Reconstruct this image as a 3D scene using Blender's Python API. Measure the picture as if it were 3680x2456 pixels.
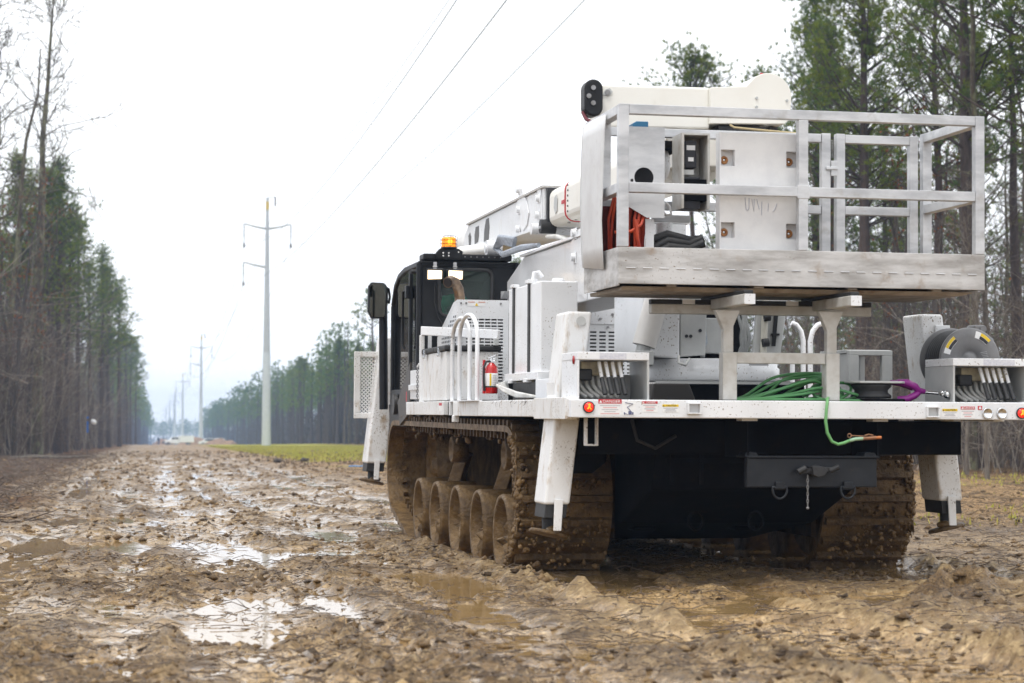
import bpy, math, random
import numpy as np
from mathutils import Vector, Matrix
for _o in list(bpy.data.objects): bpy.data.objects.remove(_o)
sc = bpy.context.scene
COL = sc.collection
R = math.radians
# ------------------------------------------------------------------ camera
CAM_H = 0.91
cam_d = bpy.data.cameras.new('camera'); cam = bpy.data.objects.new('camera', cam_d); COL.objects.link(cam)
cam_d.lens = 74.0; cam_d.sensor_width = 36.0; cam_d.clip_start = 0.1; cam_d.clip_end = 6000
cam.location = (0, 0, CAM_H); cam.rotation_euler = (R(90 + 2.5964), 0, R(-9.8035))
cam_d.dof.use_dof = True; cam_d.dof.focus_distance = 16.0; cam_d.dof.aperture_fstop = 3.9
sc.camera = cam
# ------------------------------------------------------------------ sky: even overcast
SUN_EL, SUN_AZ = 68.0, 215.0
w = bpy.data.worlds.new('World'); sc.world = w; w.use_nodes = True
nt = w.node_tree; nt.nodes.clear()
sky = nt.nodes.new('ShaderNodeTexSky'); sky.sky_type = 'NISHITA'; sky.sun_disc = False
sky.sun_elevation = R(SUN_EL); sky.sun_rotation = R(SUN_AZ); sky.dust_density = 4.0
hs = nt.nodes.new('ShaderNodeHueSaturation'); hs.inputs['Saturation'].default_value = 0.25
mx = nt.nodes.new('ShaderNodeMix'); mx.data_type = 'RGBA'; mx.inputs[0].default_value = 0.86
mx.inputs[7].default_value = (11.0, 11.15, 11.4, 1)
bg = nt.nodes.new('ShaderNodeBackground'); bg.inputs['Strength'].default_value = 0.118
wo = nt.nodes.new('ShaderNodeOutputWorld')
nt.links.new(sky.outputs[0], hs.inputs['Color']); nt.links.new(hs.outputs[0], mx.inputs[6])
nt.links.new(mx.outputs[2], bg.inputs['Color']); nt.links.new(bg.outputs[0], wo.inputs['Surface'])
# ------------------------------------------------------------------ sun behind cloud
sun_d = bpy.data.lights.new('sun', 'SUN'); sun = bpy.data.objects.new('sun', sun_d); COL.objects.link(sun)
sun_d.energy = 1.5; sun_d.angle = R(16); sun_d.color = (1.0, 0.98, 0.95)
_az = R(SUN_AZ); _el = R(SUN_EL)
sun_dir = Vector((math.sin(_az) * math.cos(_el), math.cos(_az) * math.cos(_el), math.sin(_el)))
sun.rotation_euler = sun_dir.to_track_quat('Z', 'Y').to_euler()
sc.view_settings.view_transform = 'Standard'; sc.view_settings.look = 'None'
sc.view_settings.exposure = 0.38; sc.view_settings.gamma = 1.0; sc.view_settings.use_curve_mapping = False
sc.render.engine = 'CYCLES'
cy = sc.cycles
cy.use_denoising = True; cy.max_bounces = 6; cy.diffuse_bounces = 3; cy.glossy_bounces = 3; cy.transmission_bounces = 4
cy.volume_bounces = 1; cy.transparent_max_bounces = 12; cy.caustics_reflective = False; cy.caustics_refractive = False
cy.sample_clamp_indirect = 4.0
# ------------------------------------------------------------------ helpers
rng = random.Random(7)
NP = np.random.RandomState(11)

def link(o, parent=None):
    COL.objects.link(o)
    if parent is not None: o.parent = parent
    return o

def tag(o, label=None, cat=None, group=None, kind=None):
    if label: o['label'] = label
    if cat: o['category'] = cat
    if group: o['group'] = group
    if kind: o['kind'] = kind
    return o

def empty(name, loc=(0, 0, 0), rz=0):
    o = bpy.data.objects.new(name, None); o.empty_display_size = 0.3
    o.location = loc; o.rotation_euler = (0, 0, rz)
    return link(o)

def fast_mesh(name, v, f, smooth=False):
    """v (N,3) floats, f (M,k) ints, all faces of one size"""
    v = np.asarray(v, np.float32); f = np.asarray(f, np.int32)
    me = bpy.data.meshes.new(name)
    me.vertices.add(len(v)); me.vertices.foreach_set('co', v.ravel())
    M, k = f.shape
    me.loops.add(M * k); me.loops.foreach_set('vertex_index', f.ravel())
    me.polygons.add(M); me.polygons.foreach_set('loop_start', np.arange(0, M * k, k, dtype=np.int32))
    me.polygons.foreach_set('loop_total', np.full(M, k, np.int32))
    if smooth: me.polygons.foreach_set('use_smooth', np.ones(M, bool))
    me.update(calc_edges=True)
    return me

class MB:
    """collects shapes; build() links them as ONE mesh object"""
    def __init__(s): s.v = []; s.f = []; s.sm = []
    def add(s, vs, fs, smooth=False):
        o = len(s.v); s.v.extend([tuple(p) for p in vs])
        for q in fs: s.f.append([i + o for i in q]); s.sm.append(smooth)
        return s
    def box(s, x0, x1, y0, y1, z0, z1):
        vs = [(x, y, z) for z in (z0, z1) for y in (y0, y1) for x in (x0, x1)]
        return s.add(vs, [(0, 2, 3, 1), (4, 5, 7, 6), (0, 1, 5, 4), (1, 3, 7, 5), (3, 2, 6, 7), (2, 0, 4, 6)])
    def hexa(s, bot, top):
        """two quads, bottom and top, each four points anticlockwise from above"""
        return s.add(list(bot) + list(top), [(3, 2, 1, 0), (4, 5, 6, 7), (0, 1, 5, 4), (1, 2, 6, 5), (2, 3, 7, 6), (3, 0, 4, 7)])
    def bar(s, p0, p1, w, h, up=(0, 0, 1)):
        p0 = Vector(p0); p1 = Vector(p1); d = (p1 - p0).normalized(); u = Vector(up)
        sd = d.cross(u)
        if sd.length < 1e-4: sd = d.cross(Vector((1, 0, 0)))
        sd.normalize(); u = sd.cross(d).normalized()
        vs = []
        for p in (p0, p1):
            for a, b in ((-1, -1), (1, -1), (1, 1), (-1, 1)): vs.append(p + sd * (a * w / 2) + u * (b * h / 2))
        return s.add(vs, [(0, 1, 2, 3), (7, 6, 5, 4), (0, 4, 5, 1), (1, 5, 6, 2), (2, 6, 7, 3), (3, 7, 4, 0)])
    def cyl(s, p0, p1, r0, r1=None, n=16, caps=True):
        r1 = r0 if r1 is None else r1
        p0 = Vector(p0); p1 = Vector(p1); d = (p1 - p0).normalized()
        a = d.orthogonal().normalized(); b = d.cross(a)
        vs = []
        for p, r in ((p0, r0), (p1, r1)):
            for i in range(n):
                t = 2 * math.pi * i / n; vs.append(p + a * (r * math.cos(t)) + b * (r * math.sin(t)))
        s.add(vs, [(i, (i + 1) % n, n + (i + 1) % n, n + i) for i in range(n)], True)
        if caps:
            s.add(vs[:n], [list(range(n))[::-1]]); s.add(vs[n:], [list(range(n))])
        return s
    def tube(s, pts, r, n=8, closed=False):
        pts = [Vector(p) for p in pts]; N = len(pts)
        rs = r if hasattr(r, '__len__') else [r] * N
        vs = []; a = None
        for i, p in enumerate(pts):
            if closed: d = pts[(i + 1) % N] - pts[i - 1]
            else: d = pts[min(i + 1, N - 1)] - pts[max(i - 1, 0)]
            d.normalize()
            if a is None: a = d.orthogonal().normalized()
            else:
                a = a - d * a.dot(d)
                a = a.normalized() if a.length > 1e-5 else d.orthogonal().normalized()
            b = d.cross(a)
            for k in range(n):
                t = 2 * math.pi * k / n; vs.append(p + (a * math.cos(t) + b * math.sin(t)) * rs[i])
        fs = []
        for i in range(N if closed else N - 1):
            j = (i + 1) % N
            for k in range(n):
                l = (k + 1) % n; fs.append((i * n + k, i * n + l, j * n + l, j * n + k))
        s.add(vs, fs, True)
        if not closed:
            s.add(vs[:n], [list(range(n))[::-1]]); s.add(vs[-n:], [list(range(n))])
        return s
    def prism(s, poly, axis, a, b):
        """poly in the plane across the axis: x -> (y,z), y -> (x,z), z -> (x,y)"""
        def P(q, t): return {'x': (t, q[0], q[1]), 'y': (q[0], t, q[1]), 'z': (q[0], q[1], t)}[axis]
        n = len(poly); vs = [P(q, a) for q in poly] + [P(q, b) for q in poly]
        fs = [list(range(n))[::-1], list(range(n, 2 * n))] + [(i, (i + 1) % n, n + (i + 1) % n, n + i) for i in range(n)]
        return s.add(vs, fs)
    def lathe(s, prof, org, axis, n=24, smooth=True):
        """prof: (radius, offset along axis)"""
        org = Vector(org); d = Vector(axis).normalized(); a = d.orthogonal().normalized(); b = d.cross(a)
        vs = []
        for r, h in prof:
            for k in range(n):
                t = 2 * math.pi * k / n; vs.append(org + d * h + (a * math.cos(t) + b * math.sin(t)) * max(r, 1e-4))
        fs = []
        for i in range(len(prof) - 1):
            for k in range(n):
                l = (k + 1) % n; fs.append((i * n + k, i * n + l, (i + 1) * n + l, (i + 1) * n + k))
        return s.add(vs, fs, smooth)
    def ball(s, c, r, n=10, m=6):
        c = Vector(c); rr = r if hasattr(r, '__len__') else (r, r, r)
        vs = []
        for i in range(m + 1):
            ph = math.pi * i / m
            for k in range(n):
                t = 2 * math.pi * k / n
                vs.append((c.x + rr[0] * math.sin(ph) * math.cos(t), c.y + rr[1] * math.sin(ph) * math.sin(t), c.z + rr[2] * math.cos(ph)))
        fs = [(i * n + k, (i + 1) * n + k, (i + 1) * n + (k + 1) % n, i * n + (k + 1) % n) for i in range(m) for k in range(n)]
        return s.add(vs, fs, True)
    def plate_with_holes(s, xs, zs, holes, y, th, axis='y'):
        """sheet in the XZ plane; holes = set of (i,j) cells left open; walls of the holes included"""
        X = list(xs); Z = list(zs)
        for i in range(len(X) - 1):
            for j in range(len(Z) - 1):
                if (i, j) in holes: continue
                vs = [(x, yy, z) for yy in (y, y + th) for (x, z) in ((X[i], Z[j]), (X[i + 1], Z[j]), (X[i + 1], Z[j + 1]), (X[i], Z[j + 1]))]
                fs = [(0, 1, 2, 3), (7, 6, 5, 4)]
                nb = [((i, j - 1), (4, 5, 1, 0)), ((i + 1, j), (5, 6, 2, 1)), ((i, j + 1), (6, 7, 3, 2)), ((i - 1, j), (7, 4, 0, 3))]
                for c, q in nb:
                    out = c[0] < 0 or c[1] < 0 or c[0] >= len(X) - 1 or c[1] >= len(Z) - 1
                    if out or c in holes: fs.append(q)
                if axis == 'x': vs = [(b, a, c) for a, b, c in vs]
                s.add(vs, fs)
        return s
    def build(s, name, mat, parent=None, bev=0.0, seg=2):
        me = bpy.data.meshes.new(name); me.from_pydata(s.v, [], s.f)
        me.polygons.foreach_set('use_smooth', s.sm); me.update()
        if mat is not None: me.materials.append(mat)
        o = bpy.data.objects.new(name, me); link(o, parent)
        if bev:
            m = o.modifiers.new('edge', 'BEVEL'); m.width = bev; m.segments = seg; m.limit_method = 'ANGLE'; m.angle_limit = R(40)
        return o

def copy_tree(o, parent=None):
    c = o.copy(); COL.objects.link(c); c.parent = parent
    for ch in list(o.children): copy_tree(ch, c)
    return c

def arc(c, r, a0, a1, n, plane='xz', const=0.0):
    out = []
    for i in range(n + 1):
        t = R(a0 + (a1 - a0) * i / n); u, v_ = c[0] + r * math.cos(t), c[1] + r * math.sin(t)
        out.append({'xz': (u, const, v_), 'yz': (const, u, v_), 'xy': (u, v_, const)}[plane])
    return out

def text(s, size, x, z, y, mat, parent, name='lettering', align='CENTER', sx=1.0):
    cu = bpy.data.curves.new(name, 'FONT'); cu.body = s; cu.size = size; cu.align_x = align; cu.align_y = 'CENTER'
    cu.extrude = 0.0004; cu.materials.append(mat)
    o = bpy.data.objects.new(name, cu); link(o, parent)
    bpy.context.view_layer.update()
    me_ = bpy.data.meshes.new_from_object(o.evaluated_get(bpy.context.evaluated_depsgraph_get()))
    bpy.data.objects.remove(o)
    o = bpy.data.objects.new(name, me_); link(o, parent); o['kind'] = 'stuff'
    o.location = (x, y, z); o.rotation_euler = (R(90), 0, 0); o.scale = (sx, 1, 1)
    return o
# ------------------------------------------------------------------ noise in numpy
_perm = np.random.RandomState(3).permutation(4096)
_gr = np.random.RandomState(4).rand(4096) * 2 * np.pi
_gx, _gy = np.cos(_gr), np.sin(_gr)
def pn(x, y, seed=0):
    xi = np.floor(x).astype(np.int64); yi = np.floor(y).astype(np.int64); xf = x - xi; yf = y - yi
    def g(a, b, dx, dy):
        h = _perm[(_perm[(a + seed * 131) & 4095] + b) & 4095]; return _gx[h] * dx + _gy[h] * dy
    u = xf * xf * xf * (xf * (xf * 6 - 15) + 10); v_ = yf * yf * yf * (yf * (yf * 6 - 15) + 10)
    a = g(xi, yi, xf, yf); b = g(xi + 1, yi, xf - 1, yf); c = g(xi, yi + 1, xf, yf - 1); d = g(xi + 1, yi + 1, xf - 1, yf - 1)
    return ((a + (b - a) * u) * (1 - v_) + (c + (d - c) * u) * v_) * 1.5
def fbm(x, y, seed=0, oct=4, gain=0.5):
    s = 0; a = 1.0; f = 1.0
    for i in range(oct): s = s + a * pn(x * f, y * f, seed + i * 7); a *= gain; f *= 2.03
    return s
def sstep(a, b, x):
    t = np.clip((x - a) / (b - a), 0, 1); return t * t * (3 - 2 * t)
# ------------------------------------------------------------------ materials
MATS = {}
def pmat(name, c, rough=0.5, metal=0.0, c2=None, scale=4.0, stretch=(1, 1, 1), lo=0.35, hi=0.7, dirt=0.0, dirtc=(0.16, 0.11, 0.07),
         dscale=9.0, dstretch=(1, 1, 1), speck=0.0, speckc=(0.17, 0.115, 0.065), sps=70.0, bump=0.0, bscale=60.0, spec=0.5, emit=None, es=0.0, r2=None, coat=0.0, wet=0.0):
    m = bpy.data.materials.new(name); m.use_nodes = True; n = m.node_tree; N = n.nodes; L = n.links
    b = N['Principled BSDF']
    b.inputs['Base Color'].default_value = (*c, 1); b.inputs['Roughness'].default_value = rough; b.inputs['Metallic'].default_value = metal
    b.inputs['Specular IOR Level'].default_value = spec
    if coat: b.inputs['Coat Weight'].default_value = coat; b.inputs['Coat Roughness'].default_value = 0.08
    if emit: b.inputs['Emission Color'].default_value = (*emit, 1); b.inputs['Emission Strength'].default_value = es
    tc = N.new('ShaderNodeTexCoord')
    def noise(sc_, st, det=5.0, w_=0.0):
        mp = N.new('ShaderNodeMapping'); mp.inputs['Scale'].default_value = st; mp.inputs['Location'].default_value = (w_, w_ * 1.7, w_ * 0.3)
        L.new(tc.outputs['Object'], mp.inputs[0]); t = N.new('ShaderNodeTexNoise'); t.inputs['Scale'].default_value = sc_
        t.inputs['Detail'].default_value = det; t.inputs['Roughness'].default_value = 0.6; L.new(mp.outputs[0], t.inputs['Vector']); return t.outputs['Fac']
    def ramp(src, a, b_):
        r = N.new('ShaderNodeMapRange'); r.inputs['From Min'].default_value = a; r.inputs['From Max'].default_value = b_
        r.interpolation_type = 'SMOOTHSTEP'; L.new(src, r.inputs['Value']); return r.outputs[0]
    cur = None
    if c2:
        f = ramp(noise(scale, stretch), lo, hi)
        x = N.new('ShaderNodeMix'); x.data_type = 'RGBA'; x.inputs[6].default_value = (*c, 1); x.inputs[7].default_value = (*c2, 1)
        L.new(f, x.inputs[0]); cur = x.outputs[2]
        if r2 is not None:
            y = N.new('ShaderNodeMix'); y.inputs[2].default_value = rough; y.inputs[3].default_value = r2
            L.new(f, y.inputs[0]); L.new(y.outputs[0], b.inputs['Roughness'])
    if dirt:
        f = ramp(noise(dscale, dstretch, 8.0, 5.3), 0.62 - 0.16 * dirt, 0.80 - 0.12 * dirt)
        g = N.new('ShaderNodeMath'); g.operation = 'MULTIPLY'; g.inputs[1].default_value = min(1.0, 0.5 + dirt * 0.5); L.new(f, g.inputs[0])
        x = N.new('ShaderNodeMix'); x.data_type = 'RGBA'; x.inputs[7].default_value = (*dirtc, 1)
        if cur is not None: L.new(cur, x.inputs[6])
        else: x.inputs[6].default_value = (*c, 1)
        L.new(g.outputs[0], x.inputs[0]); cur = x.outputs[2]
    if speck:
        f1_ = ramp(noise(sps, (1, 1, 1), 2.0, 9.1), 0.66 - 0.05 * speck, 0.70 - 0.05 * speck)
        f2_ = ramp(noise(2.2, (1, 1, 1), 3.0, 3.7), 0.40, 0.62)
        g = N.new('ShaderNodeMath'); g.operation = 'MULTIPLY'; L.new(f1_, g.inputs[0]); L.new(f2_, g.inputs[1])
        x = N.new('ShaderNodeMix'); x.data_type = 'RGBA'; x.inputs[7].default_value = (*speckc, 1)
        if cur is not None: L.new(cur, x.inputs[6])
        else: x.inputs[6].default_value = (*c, 1)
        L.new(g.outputs[0], x.inputs[0]); cur = x.outputs[2]
    if cur is not None: L.new(cur, b.inputs['Base Color'])
    if bump:
        bn = N.new('ShaderNodeBump'); bn.inputs['Strength'].default_value = bump; bn.inputs['Distance'].default_value = 0.02
        L.new(noise(bscale, (1, 1, 1), 6.0, 2.2), bn.inputs['Height']); L.new(bn.outputs[0], b.inputs['Normal'])
    MATS[name] = m
    return m
WHITE = pmat('white_paint', (0.79, 0.80, 0.815), 0.32, c2=(0.72, 0.73, 0.745), scale=2.2, dirt=0.12, dirtc=(0.52, 0.47, 0.40), dscale=4.0, dstretch=(1.5, 1.5, 0.6), speck=0.5, bump=0.02, bscale=90, coat=0.15)
WHITED = pmat('muddy_white_paint', (0.77, 0.775, 0.78), 0.4, c2=(0.68, 0.675, 0.66), scale=3, dirt=0.55, dirtc=(0.36, 0.25, 0.14), dscale=11.0, dstretch=(1.4, 1.4, 0.55), speck=1.0, sps=75.0, bump=0.05)
CREAM = pmat('cream_fibreglass', (0.82, 0.80, 0.74), 0.35, c2=(0.78, 0.75, 0.68), scale=2.5, dirt=0.12, dirtc=(0.5, 0.44, 0.34), dscale=4)
GREYP = pmat('grey_primer', (0.50, 0.51, 0.50), 0.45, c2=(0.43, 0.44, 0.44), scale=5, dirt=0.2, dirtc=(0.33, 0.29, 0.24), dstretch=(2, 2, .6))
STANDM = pmat('dusty_grey_paint', (0.56, 0.555, 0.53), 0.5, c2=(0.44, 0.42, 0.38), scale=9, dirt=0.4, dirtc=(0.3, 0.25, 0.19))
ALU = pmat('mill_aluminium', (0.64, 0.645, 0.655), 0.42, 0.5, c2=(0.43, 0.44, 0.46), scale=5, stretch=(.5, 1, 1.6), dirt=0.3, dirtc=(0.38, 0.36, 0.34), dscale=7, r2=0.55, bump=0.03, bscale=40)
ALUD = pmat('dirty_aluminium', (0.60, 0.59, 0.58), 0.5, 0.4, c2=(0.33, 0.315, 0.30), scale=4, stretch=(.6, 1, 2.6), speck=.1, dirt=0.4, dirtc=(0.30, 0.22, 0.15), dscale=8, r2=0.62, bump=0.05)
UNDER = pmat('rusty_underside', (0.20, 0.16, 0.12), 0.75, c2=(0.32, 0.27, 0.21), scale=7, dirt=0.6, dirtc=(0.13, 0.06, 0.025))
BLACK = pmat('black_paint', (0.0065, 0.007, 0.009), 0.45, c2=(0.010, 0.0105, 0.012), scale=14, bump=0.08, bscale=300, dirt=0.08, dirtc=(0.03, 0.026, 0.022), spec=0.3)
CHASS = pmat('chassis_black', (0.006, 0.0065, 0.008), 0.85, c2=(0.009, 0.009, 0.010), scale=6, dirt=0.3, dirtc=(0.022, 0.014, 0.008), spec=0.05)
RUBBER = pmat('black_rubber', (0.014, 0.014, 0.015), 0.6, c2=(0.025, 0.025, 0.026), scale=20)
STEEL = pmat('dull_steel', (0.30, 0.30, 0.31), 0.4, 0.8, c2=(0.2, 0.19, 0.18), scale=12)
CHROME = pmat('bright_steel', (0.75, 0.76, 0.77), 0.18, 1.0)
MUDB = pmat('wet_track_mud', (0.165, 0.098, 0.036), 0.36, spec=0.3, c2=(0.072, 0.042, 0.017), scale=9, dirt=0.4, dirtc=(0.05, 0.033, 0.02), dscale=5, bump=0.9, bscale=28, r2=0.55)
MUDB2 = pmat('dried_track_mud', (0.135, 0.082, 0.034), 0.45, spec=0.3, c2=(0.065, 0.038, 0.016), scale=16, dirt=0.3, dirtc=(0.08, 0.05, 0.03), dscale=9, bump=1.0, bscale=40, r2=0.4)
RED = pmat('red_enamel', (0.55, 0.012, 0.012), 0.25, c2=(0.45, 0.01, 0.01), scale=8, coat=0.4)
REDFLAT = pmat('red_print', (0.52, 0.03, 0.045), 0.5)
YELFLAT = pmat('yellow_print', (0.80, 0.55, 0.02), 0.5)
WHTFLAT = pmat('white_print', (0.80, 0.80, 0.80), 0.5)
BLKFLAT = pmat('black_print', (0.02, 0.02, 0.025), 0.5)
GRYFLAT = pmat('grey_print', (0.45, 0.45, 0.47), 0.5)
PINKFLAT = pmat('faded_red_print', (0.68, 0.33, 0.33), 0.5)
LENSRED = pmat('red_lens', (0.6, 0.01, 0.008), 0.12, emit=(1.0, 0.03, 0.01), es=0.75, spec=0.6)
FILAM = pmat('lit_filament', (0.9, 0.3, 0.02), 0.3, emit=(1.0, 0.22, 0.01), es=1.3)
AMBER = pmat('amber_lens', (0.85, 0.26, 0.01), 0.12, c2=(0.95, 0.36, 0.015), scale=22, emit=(1.0, 0.25, 0.0), es=0.55)
AMBERC = pmat('amber_glow', (0.95, 0.5, 0.03), 0.2, emit=(1.0, 0.45, 0.02), es=1.1)
LAMP = pmat('lit_lamp_glass', (1, 0.9, 0.75), 0.2, emit=(1.0, 0.72, 0.40), es=1.7)
REFRED = pmat('red_reflector', (0.30, 0.008, 0.012), 0.2, spec=0.6)
COPPER = pmat('brown_copper', (0.42, 0.20, 0.11), 0.35, 0.7, c2=(0.2, 0.13, 0.08), scale=25)
EXHAUST = pmat('heat_stained_steel', (0.34, 0.24, 0.16), 0.32, 0.85, c2=(0.16, 0.12, 0.09), scale=7, dirt=0.2)
GREENC = pmat('green_cable', (0.07, 0.24, 0.075), 0.4, c2=(0.11, 0.32, 0.13), scale=8, dirt=0.2, dirtc=(0.05, 0.12, 0.045))
GREENL = pmat('pale_green_sleeve', (0.33, 0.52, 0.36), 0.45)
PURPLE = pmat('purple_paint', (0.25, 0.015, 0.22), 0.35, dirt=0.35, dirtc=(0.5, 0.48, 0.46), dscale=7)
ORANGEC = pmat('orange_hose', (0.62, 0.075, 0.02), 0.4, c2=(0.40, 0.03, 0.012), scale=5)
HOSEG = pmat('grey_hose', (0.33, 0.34, 0.34), 0.45, c2=(0.24, 0.25, 0.25), scale=10)
HOSEW = pmat('painted_white_hose', (0.66, 0.66, 0.64), 0.45, c2=(0.5, 0.49, 0.46), scale=12)
SLEEVE = pmat('blue_grey_sleeve', (0.42, 0.46, 0.52), 0.7, c2=(0.28, 0.31, 0.36), scale=30, bump=0.4, bscale=120)
REELG = pmat('grey_reel_paint', (0.20, 0.20, 0.205), 0.45, c2=(0.16, 0.16, 0.165), scale=9, bump=0.05, bscale=200)
BLUEP = pmat('blue_plastic', (0.02, 0.13, 0.25), 0.4)
YELLOW = pmat('yellow_strap', (0.72, 0.47, 0.02), 0.6)
TEAL = pmat('teal_cloth', (0.0, 0.42, 0.30), 0.8, c2=(0.0, 0.30, 0.22), scale=12, bump=0.3, bscale=15)
ORNG = pmat('orange_grommet', (0.42, 0.18, 0.05), 0.55, c2=(0.28, 0.11, 0.03), scale=30)
BRASSY = pmat('tarnished_brass', (0.36, 0.31, 0.2), 0.45, 0.4, c2=(0.2, 0.17, 0.12), scale=20)
POLYP = pmat('white_polyethylene', (0.80, 0.80, 0.80), 0.55, c2=(0.70, 0.70, 0.71), scale=5, dirt=0.18, dirtc=(0.5, 0.5, 0.53), dscale=6, bump=0.05, bscale=20)
GALV = pmat('galvanised_steel', (0.47, 0.49, 0.50), 0.5, 0.2, c2=(0.40, 0.42, 0.43), scale=3)
GALVL = pmat('pale_galvanised_steel', (0.56, 0.60, 0.62), 0.5, 0.1, c2=(0.50, 0.54, 0.56), scale=3)
def glass(name, tint, gl=1.0):
    m = bpy.data.materials.new(name); m.use_nodes = True; n = m.node_tree; n.nodes.clear()
    t = n.nodes.new('ShaderNodeBsdfTransparent'); t.inputs[0].default_value = (*tint, 1)
    g = n.nodes.new('ShaderNodeBsdfGlossy'); g.inputs['Roughness'].default_value = 0.03; g.inputs[0].default_value = (gl, gl, gl, 1)
    f = n.nodes.new('ShaderNodeFresnel'); f.inputs[0].default_value = 1.52
    x = n.nodes.new('ShaderNodeMixShader'); o = n.nodes.new('ShaderNodeOutputMaterial')
    n.links.new(f.outputs[0], x.inputs[0]); n.links.new(t.outputs[0], x.inputs[1]); n.links.new(g.outputs[0], x.inputs[2]); n.links.new(x.outputs[0], o.inputs[0])
    return m
GLASS = glass('green_tinted_glass', (0.55, 0.74, 0.67)); GLASSB = glass('brown_tinted_glass', (0.40, 0.36, 0.31))
MIRROR = pmat('mirror_glass', (0.62, 0.70, 0.68), 0.04, 1.0)
# ================================================================== the truck's own frame (x right, y towards its nose, z up)
VO = Vector((3.99235, 12.43436, -0.07217))
VX = Vector((0.99959972, 0.02804388, -0.00373255)); VY = Vector((-0.0279982, 0.99953863, 0.01177438)); VZ = Vector((0.00406103, -0.01166517, 0.99992371))
# ================================================================== ground
WATER = -0.027
# hollows that hold water: centre x, y, half-widths, depth below the water line
PUD = [(-0.55, 18.35, 0.95, 0.95, .07), (-0.47, 24.0, 0.42, 1.0, .055), (0.04, 23.1, 0.13, 1.7, .018), (1.05, 17.0, 0.52, 0.90, .036), (0.69, 14.7, 0.16, 0.4, .010),
       (0.47, 11.9, 0.32, 0.85, .024), (0.42, 10.2, 0.38, 0.95, .020), (0.30, 9.1, .22, .35, .006), (0.98, 11.7, 0.13, 0.95, .026), (1.93, 13.2, 0.30, 1.5, .045), (3.78, 11.45, 0.55, 0.80, .045), (0.22, 8.55, 0.2, 0.18, .012),
       (-1.5, 13.4, 0.3, 0.3, .0), (2.15, 9.3, 0.5, 0.45, -.002), (3.0, 15.5, 0.5, 2.5, .03), (4.7, 15.5, 0.5, 2.5, .03), (6.8, 12.6, 0.5, 0.4, .005), (1.35, 30, .22, 2.2, .01), (-.1, 33, .16, 2.5, .01), (0.5, 45, .25, 4, .006),
       (1.75, 17.2, .3, .5, .01), (-1.2, 21.0, .3, .5, .0), (.75, 20.2, .25, .7, .004), (1.55, 8.7, .5, .3, .0), (2.7, 9.0, .3, .25, .0)]
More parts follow.
